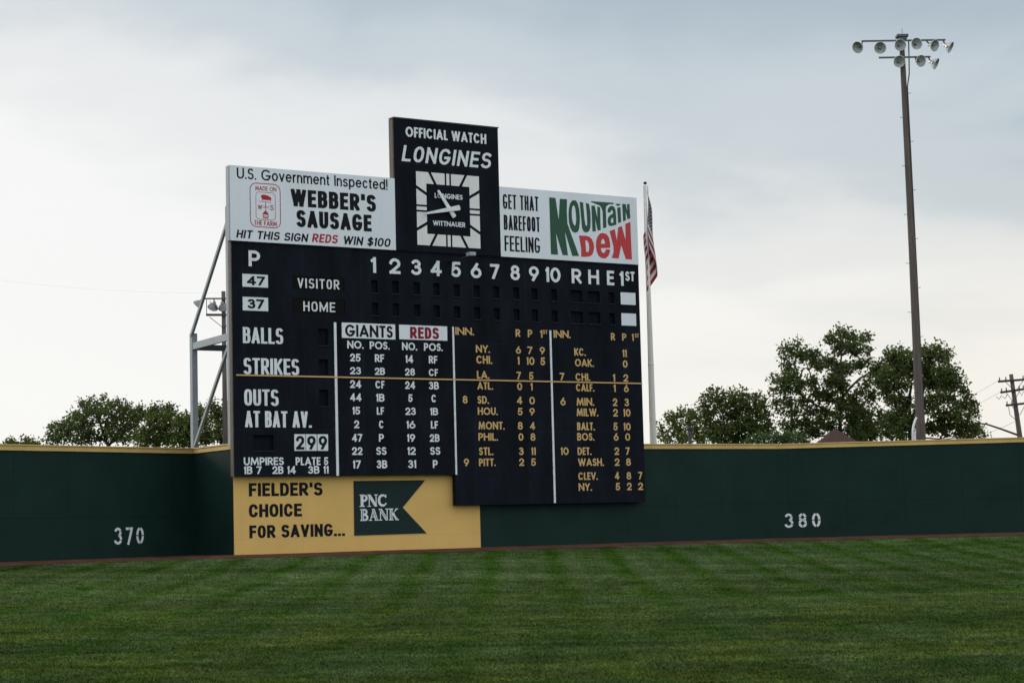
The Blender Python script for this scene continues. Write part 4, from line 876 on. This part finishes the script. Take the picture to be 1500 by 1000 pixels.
def flag_mat():
    m = bpy.data.materials.new('flag_cloth'); m.use_nodes = True; t = m.node_tree; b = t.nodes['Principled BSDF']; b.inputs['Roughness'].default_value = .8; b.inputs['Specular IOR Level'].default_value = .15
    def mm(op, a, bb=None, c=None):
        n = t.nodes.new('ShaderNodeMath'); n.operation = op
        for i, v in enumerate((a, bb, c)):
            if v is None: continue
            if isinstance(v, (int, float)): n.inputs[i].default_value = v
            else: t.links.new(v, n.inputs[i])
        return n.outputs[0]
    uv = t.nodes.new('ShaderNodeUVMap'); uv.uv_map = 'cloth'; s = t.nodes.new('ShaderNodeSeparateXYZ'); t.links.new(uv.outputs[0], s.inputs[0]); U, V = s.outputs[0], s.outputs[1]
    odd = mm('LESS_THAN', mm('MODULO', mm('MULTIPLY', V, 13.0), 2.0), 1.0)
    can = mm('MULTIPLY', mm('LESS_THAN', U, .40), mm('LESS_THAN', V, 7/13))
    du = mm('SUBTRACT', mm('FRACT', mm('MULTIPLY', U, 15.0)), .5); dv = mm('SUBTRACT', mm('FRACT', mm('MULTIPLY', V, 9*13/7/1.0)), .5)
    star = mm('LESS_THAN', mm('ADD', mm('MULTIPLY', du, du), mm('MULTIPLY', dv, dv)), .075)
    a = t.nodes.new('ShaderNodeMix'); a.data_type = 'RGBA'; a.inputs[6].default_value = (.57, .57, .58, 1); a.inputs[7].default_value = (.29, .018, .032, 1); t.links.new(odd, a.inputs[0])
    bl = t.nodes.new('ShaderNodeMix'); bl.data_type = 'RGBA'; bl.inputs[6].default_value = (.012, .018, .06, 1); bl.inputs[7].default_value = (.57, .57, .58, 1); t.links.new(star, bl.inputs[0])
    c = t.nodes.new('ShaderNodeMix'); c.data_type = 'RGBA'; t.links.new(can, c.inputs[0]); t.links.new(a.outputs[2], c.inputs[6]); t.links.new(bl.outputs[2], c.inputs[7])
    t.links.new(c.outputs[2], b.inputs['Base Color']); tl = t.nodes.new('ShaderNodeBsdfTranslucent'); t.links.new(c.outputs[2], tl.inputs[0])
    mxx = t.nodes.new('ShaderNodeMixShader'); mxx.inputs[0].default_value = .2; o = t.nodes['Material Output']; t.links.new(b.outputs[0], mxx.inputs[1]); t.links.new(tl.outputs[0], mxx.inputs[2]); t.links.new(mxx.outputs[0], o.inputs[0]); return m
NU, NV = 72, 40; fm = MB(); uvs = []
for j in range(NV+1):
    for i in range(NU+1):
        u, v = i/NU, j/NV
        # limp cloth: each step along the fly hangs lower and folds back and forth
        ph = u*2*math.pi*1.05+.5*math.sin(v*3.1)
        wid = (.09+.42*min(1, u*1.7))*(0.52+.50*v)
        x = .07+wid*(.5-.5*math.cos(ph))-.34*max(0, (u-.6)/.4)**.8*(1-.25*v)+.03*math.sin(v*7+u*3)
        y_ = -.10-.26*math.sin(ph+.6)*(.25+.75*u)-.05*math.sin(v*9+u*5)
        z = 14.85-v*2.5-2.05*u**1.1+.10*math.sin(ph)*u
        fm.v.append((.02+x*.70, y_, z)); uvs.append((u, v))
fm.f = [(j*(NU+1)+i, j*(NU+1)+i+1, (j+1)*(NU+1)+i+1, (j+1)*(NU+1)+i) for j in range(NV) for i in range(NU)]; fm.m = [0]*len(fm.f); fm.sm = [True]*len(fm.f)
fl = fm.build('flag', flag_mat()); fl.location = (FPX, FPY, 0)
ul = fl.data.uv_layers.new(name='cloth')
for lp in fl.data.loops: ul.data[lp.index].uv = uvs[lp.vertex_index]
sol = fl.modifiers.new('cloth_thickness', 'SOLIDIFY'); sol.thickness = .006
tag(fl, 'red white and blue striped flag with stars hanging limp from the flagpole', 'flag')

# ---------------------------------------------------------------- floodlight masts
def floodlight(pos, aim, parent, s=1.0, arm=None, shell='alu'):
    pos, aim = Vector(pos), Vector(aim).normalized(); k = s*.27
    b_ = MB().lathe([(.02*k, -1.25*k), (.30*k, -1.2*k), (.34*k, -.75*k), (.50*k, -.62*k), (.80*k, -.30*k), (1.0*k, .12*k), (1.05*k, .14*k), (1.05*k, .18*k), (.98*k, .16*k)], pos, aim, 22)
    o = b_.build('floodlight', M[shell], parent)
    MB().lathe([(.97*k, .15*k), (.78*k, -.22*k), (.45*k, -.52*k), (.2*k, -.60*k), (0, -.60*k)], pos, aim, 22).build('reflector', M['inner'], o)
    MB().lathe([(.22*k, -.60*k), (.26*k, -.35*k), (.20*k, -.12*k), (0, -.05*k)], pos, aim, 14).build('bulb', M['lens'], o)
    if arm is not None:
        MB().beam(pos-aim*.95*k, arm, .05*s, .05*s).build('bracket', M['lampdark'], o)
    return o
def pt(p, px, py): v = at(px, py, p[1]); return Vector((v.x-p[0], 0, v.z))
LM = (18.80, 95.0)
lmst = thing('light_mast', 'tall brown wooden floodlight pole with nine lamps standing behind the right wall', 'light mast', (LM[0], LM[1], 0))
MB().tube([(.05, 0, 0), (.04, 0, 4.4), (.02, 0, 13), (-.05, 0, 21.8), (-.06, 0, 23.0)], [.245, .225, .175, .13, .12], 16).build('pole', M['wood'], lmst)
xt = MB().beam((-1.99, -.22, 23.10), (1.96, -.22, 23.06), .07, .075).build('crossarm', M['greymetal'], lmst)
MB().beam((-1.21, -.22, 22.29), (1.22, -.22, 22.27), .07, .075).build('crossarm', M['greymetal'], lmst)
tp = MB().box((-.31, -.25, 23.27), (.23, .25, 23.40)); tp.box((-.22, -.2, 23.15), (.16, .2, 23.268)); tp.build('top_box', M['greymetal'], lmst, bevel=.02)
MB().tube([(-.02, 0, 23.4), (-.02, 0, 23.7)], .012, 6).build('lightning_rod', M['wire'], lmst)
cdt = MB().tube([(.26, -.05, 23.1), (.24, -.06, 22.2), (.21, -.10, 21.5), (.10, -.1, 20.9), (.165, -.1, 12), (.235, -.1, .2)], .028, 8).build('conduit', M['wire'], lmst)
for i in range(14):
    z = 20.6-i*1.15; sd_ = -1 if i % 2 else 1; r = .13+(21.8-z)*.0054
    MB().tube([(sd_*r*.8, -.03, z), (sd_*(r+.13), -.03, z), (sd_*(r+.13), -.03, z+.03)], .012, 6).build('climbing_step', M['wire'], lmst)
for px, py, aim, ax, top in ((1255, 72, (-.62, -.66, -.38), -1.95, 1), (1287, 73, (-.05, -.95, -.22), -1.10, 1), (1316, 69, (.18, -.93, -.20), -.25, 1), (1340, 67, (.22, -.92, -.12), .62, 1), (1366, 69.5, (.62, -.75, -.32), 1.05, 1), (1389, 72, (.84, -.36, -.52), 1.85, 1),
                         (1315, 93, (.05, -.95, -.2), -.28, 0), (1346, 92, (.45, -.85, -.22), .50, 0), (1368, 96, (.84, -.36, -.48), 1.12, 0)):
    q = pt(LM, px, py); q.y = -.38; floodlight(q, aim, lmst, 1.0, (ax, -.22, 23.05 if top else 22.25))
RM = (-15.53, 110.0)
rm = thing('light_mast', 'wooden floodlight pole with lamps facing away, behind the steel frame left of the scoreboard', 'light mast', (RM[0], RM[1], 0))
MB().tube([(0, 0, 0), (0, 0, 8), (0, 0, 13.85)], [.16, .13, .11], 14).build('pole', M['wood'], rm)
MB().beam((-1.05, -.14, 13.46), (1.05, -.14, 13.42), .07, .08).build('crossarm', M['greymetal'], rm)
MB().beam((-.93, -.14, 12.58), (1.05, -.14, 12.52), .10, .12).build('crossarm', M['wood2'], rm)
bk = MB()
for z in (13.3, 12.46):
    for s_ in (-1, 1): bk.beam((s_*.75, -.12, z), (0, -.12, z-.62), .035, .035)
bk.beam((-.90, -.14, 12.6), (-.90, -.14, 13.4), .035, .035)
bk.build('crossarm_brace', M['wire'], rm)
for x, z, aim, ax in ((-1.38, 13.18, (-.62, .25, -.62), -1.05), (-.58, 13.02, (-.30, .55, -.60), -.50), (-.02, 13.0, (.10, .60, -.60), .05), (.72, 13.05, (.5, .5, -.6), .7)):
    floodlight((x, .05, z), aim, rm, 1.05, (ax, -.10, 13.44), 'dullalu')

# ---------------------------------------------------------------- utility pole, wires, conduit, shelter, post
U0 = at(1494, 640, 140); U1 = at(1481, 548, 140); UD = (U1-U0).normalized(); UB = U0-UD*(U0.z/UD.z)
up = thing('utility_pole', 'leaning wooden utility pole with three crossarms at the far right behind the wall', 'utility pole', UB)
rel = lambda px, py: at(px, py, 140)-UB
MB().tube([(0, 0, 0), U0-UB, U1-UB], [.21, .175, .135], 14).build('pole', M['wood'], up)
for (a, b_) in (((1461, 559), (1507, 555.5)), ((1464.5, 575), (1499, 570)), ((1472.5, 594), (1508, 590))):
    p, q = rel(*a), rel(*b_); p.y = q.y = -.2; ca = MB().beam(p, q, .12, .15).build('crossarm', M['wood2'], up)
    for t_ in (.05, .25, .80, .97):
        c_ = p.lerp(q, t_); MB().lathe([(0, .0), (.04, .02), (.055, .10), (.03, .14), (.05, .2), (0, .24)], c_+Vector((0, 0, .06)), (0, 0, 1), 8).build('insulator', M['ceramic'], ca)
    m_ = p.lerp(q, .5); br = MB(); br.beam(p.lerp(q, .22)+Vector((0, -.08, -.05)), m_+Vector((.02, -.1, -.75)), .05, .03); br.beam(p.lerp(q, .80)+Vector((0, -.08, -.05)), m_+Vector((.06, -.1, -.75)), .05, .03); br.build('crossarm_brace', M['wood2'], up)
for a, b_, c_ in (((1458, 581), (1462, 585), (1466, 579)), ((1467, 581), (1471, 584), (1474, 578)), ((1492, 574), (1495, 580), (1498, 573)), ((1476, 596), (1478, 608), (1488, 616))): MB().tube([rel(*a)+Vector((0, -.25, 0)), rel(*b_)+Vector((0, -.3, 0)), rel(*c_)+Vector((0, -.25, 0))], .022, 6).build('jumper_wire', M['wire'], up)
sl = MB().tube([rel(1491, 637), rel(1465, 627.5), rel(1445, 621), rel(1436, 620)], [.07, .065, .055, .05], 8).build('lamp_arm', M['wood2'], up)
lh = rel(1430, 621.5); MB().lathe([(0, -.32), (.10, -.28), (.17, 0), (.13, .26), (0, .32)], lh, (1, 0, .12), 12).build('lamp_head', M['steel'], sl)
def cable(label, pts, r=.014):
    ps = [Vector(p) for p in pts]; a, b_ = ps[0], ps[1]; sag = (b_-a).length*.02
    c_ = MB().tube([a.lerp(b_, t/16)-Vector((0, 0, 4*sag*(t/16)*(1-t/16))) for t in range(17)], r, 5).build('power_cable', M['wire'])
    tag(c_, label, 'cable', 'overhead cables')
cable('thin overhead cable from the top crossarm of the utility pole to the left', [at(1461, 558, 139.8), at(1240, 628, 190)], .008)
cable('thin overhead cable from the middle crossarm of the utility pole to the left', [at(1465, 574, 139.8), at(1240, 640, 190)], .008)
cable('thin overhead cable from the lamp arm height of the utility pole to the left', [at(1489, 616, 139.8), at(1300, 645, 190)], .010)
cable('thin overhead cable from the top crossarm of the utility pole out to the right', [at(1505, 554.5, 139.8), at(1640, 520, 110)])
cable('faint overhead cable crossing the white sky left of the scoreboard', [at(-60, 402, 135), at(360, 428, 150)], .0025)
pp = thing('conduit_pipe', 'pale metal pipe bending up beside the foot of the tall wooden floodlight pole', 'pipe', (18.41, 94.2, 0))
MB().tube([(-.10, 0, 0), (-.10, 0, 4.5), (-.08, 0, 4.75), (-.02, .02, 5.0), (.06, .06, 5.2), (.12, .1, 5.32)], .055, 10).build('bent_pipe', M['pipe'], pp)
MB().tube([(.0, .05, 0), (.0, .05, 4.68)], .045, 10).build('straight_pipe', M['pipe'], pp)
SH = (16.92, 108.0)
sh = thing('park_shelter', 'small park shelter with brown pyramid roof peeking over the right wall', 'shelter', (SH[0], SH[1], 0))
zt = at(1221, 627.5, 108).z; ro = MB()
E_ = 1.70; ez = zt-1.30; ro.add([(-E_, -E_, ez), (E_, -E_, ez), (E_, E_, ez), (-E_, E_, ez), (0, 0, zt), (-E_, -E_, ez-.12), (E_, -E_, ez-.12), (E_, E_, ez-.12), (-E_, E_, ez-.12)],
    [(0, 1, 4), (1, 2, 4), (2, 3, 4), (3, 0, 4), (0, 5, 6, 1), (1, 6, 7, 2), (2, 7, 8, 3), (3, 8, 5, 0), (5, 8, 7, 6)])
ro.build('roof', M['shingle'], sh)
for sx in (-1, 1):
    for sy in (-1, 1): MB().box((sx*1.4-.08, sy*1.4-.08, 0), (sx*1.4+.08, sy*1.4+.08, ez-.10)).build('post', M['wood'], sh)
vp = at(1010, 625, 100)
vt = thing('vent_post', 'dark round-topped post among the shrubs just right of the flagpole', 'post', (vp.x, vp.y, 0))
MB().tube([(0, 0, 0), (0, 0, vp.z-.12)], .085, 12).build('post_shaft', M['wood2'], vt)
MB().lathe([(.12, -.14), (.13, -.06), (.09, .02), (0, .05)], (0, 0, vp.z), (0, 0, 1), 12).build('post_cap', M['wood2'], vt)

# ---------------------------------------------------------------- trees
def tree(name, label, cat, Y, sc, ox, oy, clumps, trunks, leaf, m, dens=1.0, tr=.17, twig=True, spread=.8, group='trees beyond the wall', base=None):
    """crown: leaf sprays round every clump of the crown; trunk: tapered limbs that reach the clumps"""
    pts = [(at(ox+a/sc, oy+b_/sc, Y), c_/sc*Y/F_PX) for a, b_, c_ in clumps]
    xs = [p.x for p, r in pts]; half = max(.5, (max(xs)-min(xs))/2); cx = (max(xs)+min(xs))/2
    bx = at(ox+trunks[0][0][0]/sc, oy+trunks[0][0][1]/sc, Y); base_ = Vector((bx.x, Y, 0))
    t = thing(name, label, cat, base_, 0, group)
    P3 = []
    for p, r in pts:
        lim = half*spread*.8*math.sqrt(max(.08, 1-min(.95, ((p.x-cx)/half)**2))); y = random.uniform(-1, 1)*lim
        q = Vector((p.x*(Y+y)/Y, Y+y, HC+(p.z-HC)*(Y+y)/Y)); P3.append((q, r*.64))
    tb_ = MB(); nodes = []
    for tk in trunks:
        w3 = [at(ox+a/sc, oy+b_/sc, Y)-base_ for a, b_ in tk]
        if tk is trunks[0] or base is None and tk[0] == trunks[0][0]: w3 = [Vector((0, 0, -.1))]+w3
        n = len(w3); r0 = tr if tk is trunks[0] else tr*.62
        w3 = [w_+Vector((random.uniform(-.05, .05), random.uniform(-.2, .2)*i, 0)) if i else w_ for i, w_ in enumerate(w3)]
        rr = [r0*(1-.72*i/(n-1)) for i in range(n)]; tb_.tube(w3, rr, 9)
        for a, b_, ra, rb in zip(w3[:-1], w3[1:], rr[:-1], rr[1:]):
            for k in range(6): nodes.append((a.lerp(b_, k/6), ra+(rb-ra)*k/6))
    for q, r in P3:
        d = q-base_
        best = min(nodes, key=lambda nd: (nd[0]-d).length+max(0, nd[0].z-d.z+.3*r)*2.5+(2 if nd[0].z < 2.0 and d.z > 3 else 0))
        a, ra = best; mid = a.lerp(d, .5)+Vector((random.uniform(-.12, .12), random.uniform(-.12, .12), -.06*(d-a).length))
        r1 = min(ra*.5, .02+.008*(d-a).length); tb_.tube([a, mid, d], [r1, r1*.6, .012], 5, cap=False)
        if twig:
            for k in range(4):
                e_ = d+Vector(rng.normal(0, r*.5, 3).tolist()); tb_.tube([mid.lerp(d, .6), e_], [.014, .006], 3, cap=False)
    tb_.build('trunk', M['bark'], t)
    V = []; 
    for q, r in P3:
        n_sp = max(4, int(dens*50*(r/.42)**2)); c0 = np.array(q-base_)
        for _ in range(n_sp):
            dv = rng.normal(0, 1, 3); dv /= np.linalg.norm(dv); s_ = c0+dv*r*(rng.random()**.45)*np.array([1.05, 1.05, .92])
            nl = rng.integers(14, 26)
            ctr = s_+rng.normal(0, leaf*.95, (nl, 3))
            ax = rng.normal(0, 1, (nl, 3))+dv*.7+np.array([0, 0, -.25]); ax /= np.linalg.norm(ax, axis=1)[:, None]
            up_ = rng.normal(0, 1, (nl, 3))+np.array([0, 0, .8]); bb_ = np.cross(ax, up_); bb_ /= np.linalg.norm(bb_, axis=1)[:, None]
            L_ = leaf*rng.uniform(.7, 1.3, (nl, 1)); V.append(np.stack([ctr-ax*L_*.5, ctr+bb_*L_*.30-ax*L_*.05, ctr+ax*L_*.5, ctr-bb_*L_*.30-ax*L_*.05], 1))
    V = np.concatenate(V).reshape(-1, 3); nq = len(V)//4
    me = bpy.data.meshes.new('crown'); me.vertices.add(len(V)); me.vertices.foreach_set('co', V.ravel()); me.loops.add(len(V)); me.loops.foreach_set('vertex_index', np.arange(len(V)))
    me.polygons.add(nq); me.polygons.foreach_set('loop_start', np.arange(nq)*4); me.polygons.foreach_set('loop_total', np.full(nq, 4)); me.update(); me.validate()
    me.materials.append(m); put(bpy.data.objects.new('crown', me), t)
    return t
def cl_(s): return [tuple(float(x) for x in q.split(',')) for q in s.split()]
for a in TREES: tree(*a[:5], a[5], a[6], cl_(a[7]), [[tuple(float(x) for x in q.split(',')) for q in tk.split()] for tk in a[8]], a[9], M[a[10]], **a[11])
